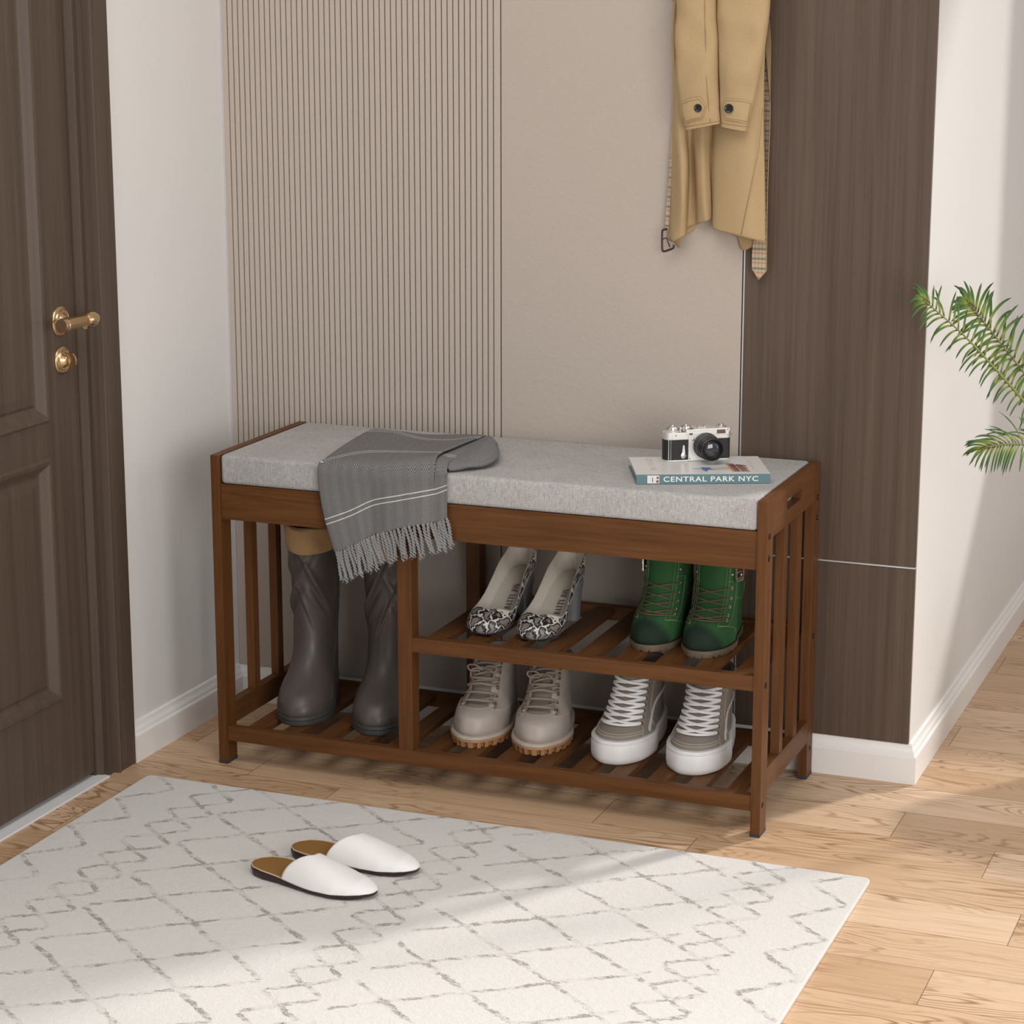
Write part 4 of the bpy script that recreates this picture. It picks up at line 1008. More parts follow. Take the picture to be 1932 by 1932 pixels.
rowsA = [
 [W3(633, 1041.6, 0, y=YH), W3(671, 1028, 0, y=YH-.003), W3(708, 1010, 0, y=YH), W3(757, 996, 0, y=YH-.004), W3(819.5, 986, 0, y=YH-.001)],
 [W3(615.4, 984.5, .054, y=YH), W3(660, 969, .054, y=YH-.003), W3(704, 949, .054, y=YH+.001), W3(757, 939, .054, y=YH-.004), W3(819, 928, .054, y=YH-.001)],
 [(.2165, YH+.001, .512, .098), (.266, YH-.001, .521, .089), (.317, YH, .532, .078), (.370, YH-.002, .539, .071), (.4283, YH-.001, .5455, .065)],
 [(.2125, -.0075, .5560, .143), (.262, -.0090, .5565, .125), (.312, -.0090, .5570, .103), (.366, -.0100, .5600, .091), (.4286, -.0098, .5660, .083)],
 [(.2130, .0030, .5685, .155), (.262, .0030, .5705, .139), (.311, .0040, .5730, .119), (.362, .0040, .5790, .108), (.4262, .0050, .5885, .101)],
 [W3(607.5, 871, .160, z=.5680), W3(668, 859, .1585, z=.5715), W3(721.6, 854.5, .159, z=.5745), W3(776.7, 853.8, .159, z=.5820), W3(831, 855.5, .159, z=.5915)],
 [W3(648, 843, .205, z=.5680), W3(705, 835, .205, z=.5712), W3(760, 837, .205, z=.5740), W3(812, 842, .205, z=.5820), W3(852, 847.5, .195, z=.5915)],
 [W3(690, 818.5, .252, z=.5680), W3(744, 818, .257, z=.5705), W3(796, 829.5, .257, z=.5730), W3(850, 833, .257, z=.5820), W3(886, 833.5, .237, z=.5905)],
 [W3(706, 811, .268, z=.5665), W3(760, 815.5, .268, z=.5690), W3(812, 822, .275, z=.5720), W3(865, 823, .285, z=.5800), W3(915, 822.5, .275, z=.5880)]]
def foldA(p, s, t):
    k = sm(.5, .1, t)
    p = p + Vector((0, -.0018*sin(s*9+1.2)*k-.0010*sin(s*23)*k, 0)); k2 = sm(.45, .6, t); return p + Vector((0, 0, .0011*sin(s*7+t*9)*k2+.0009*k2))
shA = sheet('top_layer', rowsA, HERR, throw, 100, 130, .0030, TO, foldA)
rowsB = [
 [W3(812, 990, 0, y=-.0055), W3(828, 984, 0, y=-.0065), W3(843.6, 977, 0, y=-.0060)],
 [W3(812, 931, .054, y=-.0055), W3(828, 925.5, .054, y=-.0065), W3(842.8, 920, .054, y=-.0055)],
 [W3(812, 898, .084, y=-.0050), W3(828, 896, .084, y=-.0062), W3(843.6, 900, .078, y=-.0048)],
 [(.405, -.0045, .5620, .104), (.430, -.0055, .5640, .106), (.4500, -.0040, .5650, .106)],
 [(.400, .0060, .5800, .115), (.425, .0080, .5815, .119), (.4460, .0080, .5780, .121)],
 [W3(826, 857, .159, z=.5840), W3(842, 860, .159, z=.5860), W3(856, 866.5, .150, z=.5820)],
 [W3(878, 835, .230, z=.5840), W3(893, 838, .230, z=.5860), W3(905, 841, .222, z=.5800)],
 [W3(905, 824, .275, z=.5830), W3(915, 824, .275, z=.5840), W3(922.5, 828, .265, z=.5790)]]
sheet('middle_layer', rowsB, HERR, throw, 30, 90, .0030, TO)
# the bulky fold beneath, lying on the cushion
v = []; uvs = []; nu, nv = 40, 60
edge_ = [(.268, .392, .424, .012), (.225, .382, .448, .017), (.175, .380, .470, .021), (.130, .380, .490, .022), (.095, .382, .499, .021), (.068, .384, .498, .019), (.040, .386, .482, .017), (.020, .388, .462, .014), (.009, .390, .448, .008)]
cc = [[float(e[k]) for e in edge_] for k in range(4)]; acc = 0; lastp = None
for j in range(nv):
    t = j/(nv-1)*8; y, x0, x1, h = (crs(c, t) for c in cc); y += .0
    for i in range(nu):
        a = 2*pi*i/(nu-1); x = (x0+x1)/2+(x1-x0)/2*sgp(cos(a), .85); z = .5660+h*(.5+.5*sgp(sin(a), .75))+.0009*sin(x*160+y*40)
        v.append(Vector((x, y, z))-TO); uvs.append((a*.016, y*1.0-.30+.20*t/8*0))
lump = mk('under_fold', v, grid_faces(nu, nv), HERR, throw, smooth=True, uvs=uvs)
# fringe
rng = random.Random(3)
def tassel(p, ln, lean, fr=True):
    m = MB(); turns = ln/.0112; ph = rng.random()*6; n = 30
    for st in (0, pi):
        pts = []; rad = []
        for i in range(n):
            k = i/(n-1); a = ph+st+k*turns*2*pi; rr = .00185*sm(0, .05, k)
            c = p + Vector((lean[0]*k+.0014*sin(k*5+ph), lean[1]*k, -ln*k))
            if k > .9: rr += (k-.9)*.022
            pts.append(c+Vector((cos(a)*rr, sin(a)*rr, 0))); rad.append(.00165*(1-.3*sm(.9, 1, k)))
        m.tube([q-TO for q in pts], rad, 6)
    for q in range(3):
        a = rng.random()*6; c = p+Vector((lean[0], lean[1], -ln)); m.tube([c-TO, c-TO+Vector((cos(a)*.0018, sin(a)*.0012, -.0038))], .0004, 4)
    return m.build('tassel', YARN, throw, smooth=True)
hem = [Vector(q[:3]) for q in rowsA[0]]
NT_ = 31
for i in range(NT_):
    s = (i+.4)/NT_*4; p = crs(hem, s); k = i/NT_
    tassel(p+Vector((0, -.0012+.0030*(rng.random()-.5), .0015)), .046+.008*rng.random()+(.006 if rng.random() < .2 else 0), (.006+.010*rng.random()+.004*k, .001-.003*rng.random()))
hemB = [Vector(q[:3]) for q in rowsB[0]]
for i in range(5): tassel(crs(hemB, .55+i*.33)+Vector((0, 0, .001)), .044+.008*rng.random(), (.008+.006*rng.random(), -.001))

# ------------------------------------------------------------------ book
BW, BD, BT = .2195, .1400, .0166
book = thing('book', 'white hardcover book with teal spine lying under the camera', 'book', (.7670, .0400, .5652), radians(23.9))
COVW = plain('white_cover', (.74, .72, .71), .35); TEAL = plain('teal_spine_cloth', (.105, .195, .215), .5, nscale=300, namp=.08); PAGES = NT('page_block', .8)
z_ = PAGES.xyz(PAGES.obj())[2]; wv = PAGES.noise(PAGES.map(PAGES.obj(), (3, 3, 2600)), 1.0, 1); PAGES.color(PAGES.mix(wv, (.55, .52, .49), (.80, .78, .75))); PAGES = PAGES.m
MB().box(.004, BW-.003, .003, BD-.003, .0018, BT-.0018).build('page_block', PAGES, book)
MB().box(0, BW, .0008, BD, BT-.0020, BT).build('front_cover', COVW, book, bevel=.0004)
MB().box(0, BW, .0008, BD, 0, .0018).build('back_cover', TEAL, book, bevel=.0004)
MB().box(0, BW, -.0006, .0018, 0, BT-.0004).build('spine', TEAL, book, bevel=.0005)
def text(name, s, size, mat, parent, M, sx=1.0, bold=0.0, spacing=1.0, depth=.0001):
    cu_ = bpy.data.curves.new(name, 'FONT'); cu_.body = s; cu_.size = size; cu_.extrude = depth; cu_.offset = bold; cu_.space_character = spacing; cu_.align_x = 'LEFT'
    t = bpy.data.objects.new(name, cu_); me = bpy.data.meshes.new_from_object(t); bpy.data.objects.remove(t)
    me.materials.clear(); me.materials.append(mat); me.name = name
    me.transform(M@Matrix.Diagonal((sx, 1, 1, 1))); o = bpy.data.objects.new(name, me); COL.objects.link(o); o.parent = parent; return o
LETW = plain('white_lettering', (.80, .80, .78), .6); LETG = plain('grey_lettering', (.50, .49, .485), .6)
Ms = Matrix(((1, 0, 0, .0440), (0, 0, -1, -.00065), (0, 1, 0, .0042), (0, 0, 0, 1)))
text('spine_title', 'CENTRAL PARK NYC', .0118, LETW, book, Ms, sx=1.27, bold=.00018, spacing=1.13)
vig = MB().box(.0180, .0375, -.00085, -.0006, .0015, BT-.0020).build('spine_picture', COVW, book)
BLUEI = plain('blue_print', (.10, .20, .38), .5); NAVY = plain('navy_print', (.03, .05, .12), .5); OCHRE = plain('ochre_print', (.55, .32, .09), .5); RUST = plain('rust_print', (.32, .07, .035), .5); PALE = plain('pale_blue_print', (.42, .52, .66), .5)
def flat(polys, name, mat, parent, M): 
    m = MB()
    for p in polys: m.add([M@Vector((x, y, 0)) for x, y in p], [tuple(range(len(p)))])
    return m.build(name, mat, parent)
Mv = Matrix(((1, 0, 0, .0180), (0, 0, -1, -.00095), (0, 1, 0, .0015), (0, 0, 0, 1)))
flat([[(.0055, .007), (.009, .0090), (.0105, .0115), (.0085, .0085)], [(.008, .0020), (.0095, .0025), (.009, .0100), (.0082, .0100)]], 'picture_print', NAVY, vig, Mv)
flat([[(.0145, .0010), (.0185, .0010), (.0185, .0060), (.0145, .0048)], [(.0150, .0075), (.0185, .0075), (.0185, .0115), (.0150, .0108)]], 'picture_print', RUST, vig, Mv)
Mc = Matrix.Translation((0, 0, BT+.00012))
cov = [o for o in book.children if o.name.startswith('front_cover')][0]
# title along the short side, illustration, small caption
Mt = Matrix(((0, 1, 0, .0270), (-1, 0, 0, .1300), (0, 0, 1, BT+.00002), (0, 0, 0, 1)))
text('cover_title', 'CENTRAL PARK', .0150, LETG, cov, Mt, sx=.98)
Mt2 = Matrix(((0, 1, 0, .0480), (-1, 0, 0, .1080), (0, 0, 1, BT+.00002), (0, 0, 0, 1)))
text('cover_subtitle', 'NYC', .0055, LETG, cov, Mt2)
flat([[(.093, .042), (.118, .052), (.118, .030)], [(.108, .018), (.118, .034), (.124, .030)]], 'cover_print', PALE, cov, Mc)
flat([[(.112, .052), (.128, .047), (.125, .040), (.134, .030), (.121, .034), (.118, .016), (.112, .032)]], 'cover_print', BLUEI, cov, Mc@Matrix.Translation((0, 0, .0001)))
for k in range(4): flat([[(.120, .030+.006*k), (.176, .0320+.006*k), (.176, .0328+.006*k), (.120, .0306+.006*k)]], 'cover_print', NAVY, cov, Mc@Matrix.Translation((0, 0, .0002)))
rk = random.Random(5)
cols5 = [OCHRE, RUST, NAVY, OCHRE, RUST, BLUEI, OCHRE]
for k in range(7):
    x = .160+k*.0042; flat([[(x, .014+.004*rk.random()), (x+.0034, .014), (x+.0034-.004, .082-.002*k), (x-.004, .080-.002*k)]], 'cover_print', cols5[k], cov, Mc@Matrix.Translation((0, 0, .0003)))
for k in range(2): flat([[(.160, .040+.018*k), (.188, .038+.018*k), (.188, .044+.018*k), (.160, .046+.018*k)]], 'cover_print', [RUST, NAVY][k], cov, Mc@Matrix.Translation((0, 0, .0004)))
flat([[(.196, .030), (.1968, .030), (.1968, .105), (.196, .105)], [(.199, .040), (.1996, .040), (.1996, .095), (.199, .095)]], 'cover_print', LETG, cov, Mc)

# ------------------------------------------------------------------ rangefinder camera
AL = plain('satin_chrome', (.70, .69, .67), .38, .55, nscale=900, namp=.03); CHR = plain('polished_chrome', (.66, .65, .64), .27, 1.0); LEATH = plain('black_leatherette', (.012, .012, .012), .55, nscale=1200, namp=.4, bump=.0002)
BLK = plain('black_anodised_metal', (.014, .014, .015), .32, .3); GLASS = plain('lens_glass', (.03, .032, .04), .03, .0, 1.0); WIN = plain('amber_window_glass', (.20, .13, .11), .08, .3)
CYAW = radians(33.5)
cam0 = at(1254, 872.5, z=.5652+BT)
cm = thing('film_camera', 'silver and black film camera with round lens, standing on the book', 'camera', (cam0.x, cam0.y, .5652+BT+.0003), CYAW)
def stadium(w_, d_, n=10):
    "plan of the body: flat front, half-octagonal ends"
    r = d_/2
    return [(x+w_-r if s > 0 else x+r, y) for s, a0 in ((1, -90), (-1, 90)) for a in [radians(a0+180*i/n) for i in range(n+1)] for x, y in [(r*cos(a)*.62+ (r*.38 if s > 0 else -r*.38)*1, r*sin(a)+r)]]
CW, CDp, CH = .1165, .0290, .0445
body = stadium(CW, CDp)
MB().prism(body, .0022, .0340).build('body', LEATH, cm, bevel=.0006)
MB().prism([(lerp(CW/2, x, 1.004), lerp(CDp/2, y, 1.01)) for x, y in body], 0, .0024).build('base_plate', AL, cm, bevel=.0005)
MB().prism([(lerp(CW/2, x, 1.004), lerp(CDp/2, y, 1.01)) for x, y in body], .0338, .0445).build('top_plate', AL, cm, bevel=.0007)
# raised viewfinder housing (right as seen)
hs = MB(); hs.prism([(.050, -.0006), (CW-.004, -.0006), (CW-.001, .004), (CW-.001, .025), (CW-.004, CDp), (.050, CDp)], .0440, .0498); hs.build('viewfinder_housing', AL, cm, bevel=.0008)
fr_ = MB(); fr_.box(.0405, .0860, -.0014, .0010, .0008, .0445); fr_.box(.0360, .1105, -.0012, .0010, .0400, .0492)
fr_.box(.0120, .0405, -.0008, .0010, .0338, .0440); fr_.build('front_plate', AL, cm, bevel=.0005)
for a, b in ((.0060, .0072), (.0100, .0108)): MB().box(a, b, -.0003+.004*0, .0012, .0024, .0338).build('chrome_edge', CHR, cm, bevel=.0003)
Mf = lambda x, z, y=-.0012: frame((x, y, z), (1, 0, 0), (0, -1, 0))
MB().box(.0895, .1045, -.0018, -.0008, .0415, .0475).build('viewfinder_window', WIN, cm, bevel=.0003)
MB().box(.0415, .0475, -.0018, -.0008, .0405, .0440).build('rangefinder_window', plain('grey_window_glass', (.22, .20, .19), .1, .3), cm, bevel=.0002)
for x, z in ((.0185, .0405), (.1085, .0475), (.0430, .0045), (.1030, .0045)): MB().lathe([(.0009, 0), (.0009, .0003), (.0003, .0004)], Mf(x, z, -.0013), 10).build('screw', BLK, cm)
MB().lathe([(.0022, 0), (.0022, .0012), (.0012, .0018)], Mf(.0480, .0340, -.0013), 16).build('lens_release', CHR, cm, smooth=True, autosmooth=40)
# self timer lever
lv = MB(); lv.lathe([(.0048, 0), (.0050, .0014), (.0044, .0022), (.0030, .0026), (.0006, .0027)], Mf(.0320, .0095, -.0002), 24)
lv.add([Mf(.0320, .0095, -.0002)@Vector(p) for p in ((-.0030, .003, .0004), (.0030, .003, .0004), (.0016, .0155, .0004), (-.0016, .0155, .0004), (-.0028, .003, .0022), (.0028, .003, .0022), (.0012, .0160, .0020), (-.0012, .0160, .0020))], [(0, 1, 2, 3), (4, 5, 6, 7), (0, 1, 5, 4), (1, 2, 6, 5), (2, 3, 7, 6), (3, 0, 4, 7)])
lv.build('self_timer_lever', CHR, cm, smooth=True, autosmooth=35)
LX, LZ = .0705, .0262
ln = MB(); ln.lathe([(.0215, 0), (.0220, .002), (.0218, .0045), (.0200, .005), (.0200, .006), (.0213, .0066), (.0213, .0115), (.0202, .0120), (.0202, .0132), (.0209, .0137), (.0209, .0215), (.0198, .0222), (.0198, .0240), (.0204, .0246), (.0200, .0300), (.0186, .0312), (.0186, .0370), (.0190, .0375), (.0190, .0405), (.0182, .0412), (.0172, .0412), (.0166, .0390), (.0150, .0360), (.0142, .0352)], Mf(LX, LZ), 56, cap=False)
ln.build('lens_barrel', BLK, cm, smooth=True, autosmooth=32)
for hh in (.0085, .0175):
    kn = MB()
    for i in range(60):
        a = 2*pi*i/60; M = Mf(LX, LZ)@Matrix.Rotation(a, 4, 'Z')@Matrix.Translation(((.0211 if hh < .01 else .0208), 0, hh)); kn.box(-.0002, .0004, -.00045, .00045, -.0018, .0024, M)
    kn.build('focus_ring', BLK, cm)
MB().lathe([(.0142, .0352), (.0130, .0364), (.0100, .0378), (.0060, .0386), (.0020, .0388), (.0001, .0388)], Mf(LX, LZ), 48, cap=False).build('front_glass', GLASS, cm, smooth=True)
MB().lathe([(.0152, .0356), (.0150, .0362), (.0140, .0366), (.0138, .0356)], Mf(LX, LZ), 48, cap=False).build('filter_ring', BLK, cm, smooth=True)
def knob(name, x, y, z, r, h, mat=CHR):
    m = MB(); n = 40; m.lathe([(r*.9, 0), (r, .0006), (r, h*.8), (r*.92, h), (r*.6, h+.0003), (r*.55, h-.0004), (.0004, h-.0004)], Matrix.Translation((x, y, z)), n)
    for i in range(n): 
        a = 2*pi*i/n; m.box(r-.0001, r+.0004, -.00025, .00025, .0010, h*.75, Matrix.Translation((x, y, z))@Matrix.Rotation(a, 4, 'Z'))
    return m.build(name, mat, cm, smooth=True, autosmooth=30)
knob('wind_knob', .0165, .0145, .0450, .0094, .0078)
MB().lathe([(.0122, 0), (.0122, .0014), (.0110, .0022)], Matrix.Translation((.0165, .0145, .0445)), 40).build('knob_collar', AL, cm, smooth=True, autosmooth=40)
knob('speed_dial', .0400, .0150, .0445, .0086, .0084)
knob('release_button', .0290, .0090, .0445, .0028, .0068); knob('release_collar', .0285, .0190, .0445, .0030, .0058)
MB().box(.0600, .0720, .0080, .0200, .0498, .0504).build('accessory_shoe', AL, cm)
for a, b in ((.0600, .0612), (.0708, .0720)): MB().box(a, b, .0080, .0200, .0504, .0524).build('shoe_rail', CHR, cm)
rw = MB(); rw.lathe([(.0085, 0), (.0088, .0012), (.0080, .0020), (.0030, .0022), (.0030, .0040), (.0004, .0042)], Matrix.Translation((.1010, .0140, .0498)), 32)
rw.tube([Vector((.0930, .0120, .0535)), Vector((.0960, .0120, .0545)), Vector((.1010, .0140, .0530)), Vector((.1060, .0150, .0545)), Vector((.1085, .0150, .0528))], .0012, 8)
rw.build('rewind_crank', CHR, cm, smooth=True, autosmooth=40)
for x, s_ in ((-.0003, -1), (CW+.0003, 1)):
    MB().tube([Vector((x, CDp/2, .0385)), Vector((x+s_*.0022, CDp/2, .0400)), Vector((x+s_*.0034, CDp/2, .0375)), Vector((x+s_*.0020, CDp/2, .0355))], .0007, 8, closed=True).build('strap_lug', CHR, cm, smooth=True)

for o in list(cm.children):
    if not o.name.startswith(('lens_barrel', 'focus_ring', 'front_glass', 'filter_ring')):
        for v_ in o.data.vertices: v_.co.z *= 1.10
# ------------------------------------------------------------------ slippers
SLW = plain('white_slipper_leather', (.82, .80, .79), .55); SLI = plain('tan_insole', (.255, .125, .030), .6, nscale=200, namp=.06); SLS = plain('dark_brown_sole', (.030, .010, .007), .5); PIPE = plain('cream_piping', (.60, .47, .35), .6)
def slipper(label, heel, toe, side):
    d = Vector((toe[0]-heel[0], toe[1]-heel[1])); Ln_ = d.length; rz = math.atan2(d.y, d.x)
    r = thing('slipper', label, 'slipper', (heel[0], heel[1], .0078), rz, 'pair of white mule slippers')
    hwP = [(0, .0), (.02, .0145), (.07, .0250), (.16, .0310), (.30, .0325), (.45, .0345), (.62, .0375), (.76, .0370), (.87, .0300), (.94, .0215), (.985, .0110), (1.0, 0)]
    def hw(s):
        for (a, b), (c, e) in zip(hwP, hwP[1:]):
            if s <= c:
                k = (s-a)/(c-a); return lerp(b, e, k) if 0 < a < .94 else lerp(b, e, sqrt(k) if a == 0 else (1-sqrt(max(0, 1-k)) if c >= 1 else k))
        return 0
    def zt(s): return lerp(.0150, .0075, sm(.1, .6, s)) + .002*sm(.7, 1, s)
    def cxo(s): return side*.004*sin(pi*min(max((s-.3)/.7, 0), 1))
    ss = []; N = 64
    for i in range(N+1): ss.append((1-cos(pi*i/N))/2)
    ring = [(s, 1) for s in ss]+[(s, -1) for s in ss[::-1][1:-1]]
    def rp(s, k, z, m=0): h = hw(s); x = s*Ln_; h2 = max(h+m, 0); x2 = x + (m*(2*s-1) if (s < .05 or s > .95) else 0); return Vector((x2, k*h2+cxo(s), z))
    v = []; prof = [(-.006, 0.0, 0), (-.0015, .0012, 0), (.0008, .5, 1), (.0008, .92, 1), (-.0006, 1.0, 1)]
    for m_, zf, fl in prof:
        for s, k in ring: v.append(rp(s, k, (zt(s)*zf if fl else zf) + .0030*sm(.85, 1, s)*(1-zf if fl else 1), m_))
    n = len(ring); f = grid_faces(n, len(prof), True); f.append(tuple(range(n))[::-1]); f.append(tuple((len(prof)-1)*n+i for i in range(n)))
    mk('sole', v, f, SLS, r, smooth=True, autosmooth=50)
    v = []
    for s in ss:
        for q in range(9): k = q/4-1; v.append(rp(s, k, zt(s)+.0012-.0006*k*k, -.0012))
    mk('insole', v, grid_faces(9, N+1), SLI, r, smooth=True)
    MB().tube([rp(s, k, zt(s)+.0006, .0) for s, k in ring], .0011, 6, closed=True).build('piping', PIPE, r, smooth=True)
    v = []; nu, nv = 41, 60
    for j in range(nv):
        w_ = j/(nv-1)
        for i in range(nu):
            k = sin((i/(nu-1)*2-1)*pi/2); s0 = (.345+.175*(1-abs(k)**1.25)) if k < 0 else .52-.02*k*k; s = s0+(1-s0)*(1-(1-w_)**1.5) if w_ < 1 else 1.0
            hgt = .0400*(1-sm(.45, 1.02, s)*.70)*min(1, sqrt(max(0, (1-s))/.10)); h = hw(s)+.0012
            v.append(Vector((s*Ln_, k*h+cxo(s), zt(s)+.0008+hgt*max(0, 1-abs(k)**2.3)**.62)))
    o = mk('upper', v, grid_faces(nu, nv), SLW, r, smooth=True); md = o.modifiers.new('thickness', 'SOLIDIFY'); md.thickness = .0014; md.offset = 1
    return r
slipper('white mule slipper with tan insole on the rug, the nearer one', (.3060, -.4400), (.5300, -.4760), -1)
slipper('white mule slipper with tan insole on the rug, the one behind', (.3310, -.3560), (.5520, -.3660), 1)
# ------------------------------------------------------------------ trench coat
COATM = NT('honey_gabardine', .8, spec=.2); o_ = COATM.obj(); w1 = COATM.noise(COATM.map(o_, (900, 900, 300)), 1.0, 2); COATM.color(COATM.mix(w1, (.40, .285, .150), (.50, .365, .205))); COATM.bump(w1, .00015); COATM = COATM.m
CSEAM = plain('coat_seam_thread', (.30, .205, .10), .8); BTN = plain('black_horn_button', (.012, .011, .012), .25); BKL = plain('dark_brown_buckle', (.040, .020, .012), .35)
PLAID = NT('checked_lining', .8); u_ = PLAID.xyz(PLAID.obj())
def lines_(m, c, per, ph, w_): return m.math('SUBTRACT', 1.0, m.smooth(m.math('ABSOLUTE', m.math('SUBTRACT', m.math('FRACT', m.math('DIVIDE', m.math('ADD', c, 10+ph), per)), .5)), w_*.6, w_))
hb = PLAID.math('MAXIMUM', lines_(PLAID, u_[2], .0165, 0, .05), lines_(PLAID, u_[2], .0165, .0020, .05)); vb = PLAID.math('MAXIMUM', lines_(PLAID, u_[0], .0062, 0, .08), lines_(PLAID, u_[0], .0062, .0015, .06))
rb = lines_(PLAID, u_[2], .0165, .0080, .10)
c_ = PLAID.mix(PLAID.math('MULTIPLY', rb, .7), (.52, .43, .30), (.50, .22, .09)); c_ = PLAID.mix(PLAID.math('MULTIPLY', hb, .8), c_, (.05, .055, .07)); c_ = PLAID.mix(PLAID.math('MULTIPLY', vb, .55), c_, (.10, .09, .09)); PLAID.color(c_); PLAID = PLAID.m
coat = thing('trench_coat', 'honey beige trench coat hanging against the wall above the bench', 'coat', (.81, .30, .90))
CO = Vector((.81, .30, .90))
def C3(u, v, y): p = at(u, v, y=y); return (p.x, p.y, p.z)
def row(v, pts): return [C3(p[0], (p[2] if len(p) > 2 else v), p[1]) for p in pts]
body = [
 row(452, [(1261, .342, 452), (1270, .326, 456), (1284, .320, 449), (1293, .326, 443.5), (1297, .344, 428), (1312, .346, 424), (1320, .334, 421), (1333, .326, 417), (1342, .336, 413.5), (1345.5, .342, 420), (1347, .322, 432), (1375, .310, 440), (1410, .306, 449), (1444, .322, 457)]),
 row(380, [(1264, .342), (1271, .328), (1286, .308), (1295, .318), (1299, .347), (1311, .347), (1318, .332), (1329, .325), (1340, .335), (1344, .343), (1349, .322), (1378, .308), (1412, .305), (1443.5, .322)]),
 row(307, [(1266, .342), (1272, .330), (1284, .308), (1296, .316), (1300, .347), (1308, .347), (1315, .331), (1326, .325), (1336, .334), (1342, .342), (1351, .322), (1380, .306), (1413, .303), (1442.5, .320)]),
 row(240, [(1268, .342), (1273, .331), (1281, .322), (1291, .326), (1298, .340), (1305, .342), (1313, .332), (1325, .325), (1336, .333), (1344, .340), (1353, .322), (1381, .305), (1413, .302), (1441, .318)]),
 row(130, [(1271, .342), (1275, .332), (1283, .324), (1292, .322), (1302, .330), (1310, .332), (1320, .328), (1331, .324), (1341, .326), (1350, .328), (1360, .320), (1385, .308), (1415, .305), (1442, .318)]),
 row(0, [(1273, .342), (1278, .332), (1288, .324), (1298, .320), (1308, .320), (1318, .320), (1328, .318), (1338, .318), (1348, .318), (1358, .318), (1370, .316), (1392, .312), (1420, .312), (1448, .322)]),
 row(-180, [(1268, .342), (1275, .330), (1288, .322), (1299, .318), (1310, .316), (1320, .315), (1331, .314), (1342, .313), (1352, .313), (1362, .313), (1374, .314), (1395, .316), (1422, .320), (1450, .332)]),
 row(-380, [(1262, .345), (1272, .334), (1287, .326), (1300, .321), (1312, .319), (1323, .318), (1334, .317), (1345, .317), (1356, .317), (1366, .318), (1378, .320), (1398, .324), (1425, .332), (1454, .345)]),
 row(-470, [(1290, .348), (1296, .345), (1306, .342), (1316, .339), (1325, .337), (1334, .336), (1342, .336), (1350, .336), (1358, .336), (1366, .337), (1375, .339), (1388, .342), (1402, .345), (1415, .348)])]
sheet('coat_body', body, COATM, coat, 130, 120, .0016, CO)
backp = [
 row(450, [(1263, .3500, 440), (1272, .3490, 456), (1283, .3480, 467.5), (1287, .3490, 446), (1310, .3510, 432), (1345, .3515, 372), (1380, .3500, 440), (1391, .3490, 447), (1400, .3470, 471.5), (1420, .3440, 466), (1443, .3420, 458.5)]),
 row(300, [(1265, .3500), (1274, .3495), (1283, .3490), (1289, .3500), (1310, .3510), (1345, .3515), (1378, .3505), (1391, .3495), (1402, .3480), (1421, .3460), (1443, .3440)]),
 row(100, [(1270, .3500), (1278, .3500), (1287, .3500), (1297, .3505), (1315, .3510), (1345, .3515), (1375, .3510), (1391, .3505), (1405, .3495), (1423, .3480), (1443, .3460)]),
 row(-380, [(1264, .3500), (1275, .3500), (1287, .3500), (1300, .3505), (1318, .3510), (1345, .3515), (1372, .3510), (1391, .3505), (1408, .3500), (1427, .3490), (1450, .3480)])]
sheet('coat_back_panel', backp, COATM, coat, 90, 60, .0012, CO)
def sleeve(rows, seed, nth=56, nv=90):
    "rows: (left u, left v, right u, right v, y, half thickness)"
    A = [Vector(C3(r_[0], r_[1], r_[4])) for r_ in rows]; B = [Vector(C3(r_[2], r_[3], r_[4])) for r_ in rows]; H_ = [r_[5] for r_ in rows]; v = []
    def P(t, a):
        p0 = crs(A, t); p1 = crs(B, t); h = crs(H_, t); c = (p0+p1)/2; d = (p1-p0)/2
        wr = (mnoise.noise(Vector((a*.9, t*1.3, seed)))*.006 + .0022*sin(a*2+t*2.2+seed))*sm(.2, 1.2, t)
        q = c + d*sgp(cos(a), .85) + Vector((0, -1, 0))*(h*sgp(sin(a), .8)); return q + Vector((cos(a)*wr*.2, -abs(sin(a))*wr, 0))
    for j in range(nv):
        t = j/(nv-1)*(len(rows)-1)
        for i in range(nth): v.append(P(t, 2*pi*i/nth)-CO)
    # hem turned inside
    f = grid_faces(nth, nv, True); f.append(tuple((nv-1)*nth+i for i in range(nth)))
    base = len(v)
    for i in range(nth): 
        p = P(0, 2*pi*i/nth); c = (A[0]+B[0])/2; q = c+(p-c)*.93+Vector((0, 0, .02)); v.append(q-CO)
    f += [(base+i, base+(i+1) % nth, (i+1) % nth, i) for i in range(nth)]; f.append(tuple(base+i for i in range(nth))[::-1])
    o = mk('sleeve', v, f, COATM, coat, smooth=True, autosmooth=60); return P, o
PL, sL = sleeve([(1294, 245.5, 1360, 233, .288, .013), (1284, 205, 1357.5, 200, .286, .015), (1277.5, 131, 1355.5, 131, .286, .018), (1275, 60, 1354, 60, .288, .020), (1277, 0, 1353, 0, .290, .021), (1270, -150, 1352, -150, .292, .022), (1266, -380, 1330, -400, .318, .018)], 2.0)
PR, sR = sleeve([(1361, 238, 1409.5, 247.5, .290, .013), (1359.5, 190, 1422, 194, .288, .015), (1357.5, 130, 1436, 130, .288, .018), (1355, 60, 1447, 60, .289, .020), (1354, 0, 1452, 0, .291, .021), (1356, -150, 1456, -150, .293, .022), (1376, -400, 1452, -380, .318, .018)], 7.0)
def on_sleeve(P, u0, t0, off=.0016):
    return P(t0, u0)+Vector((0, -off, 0))
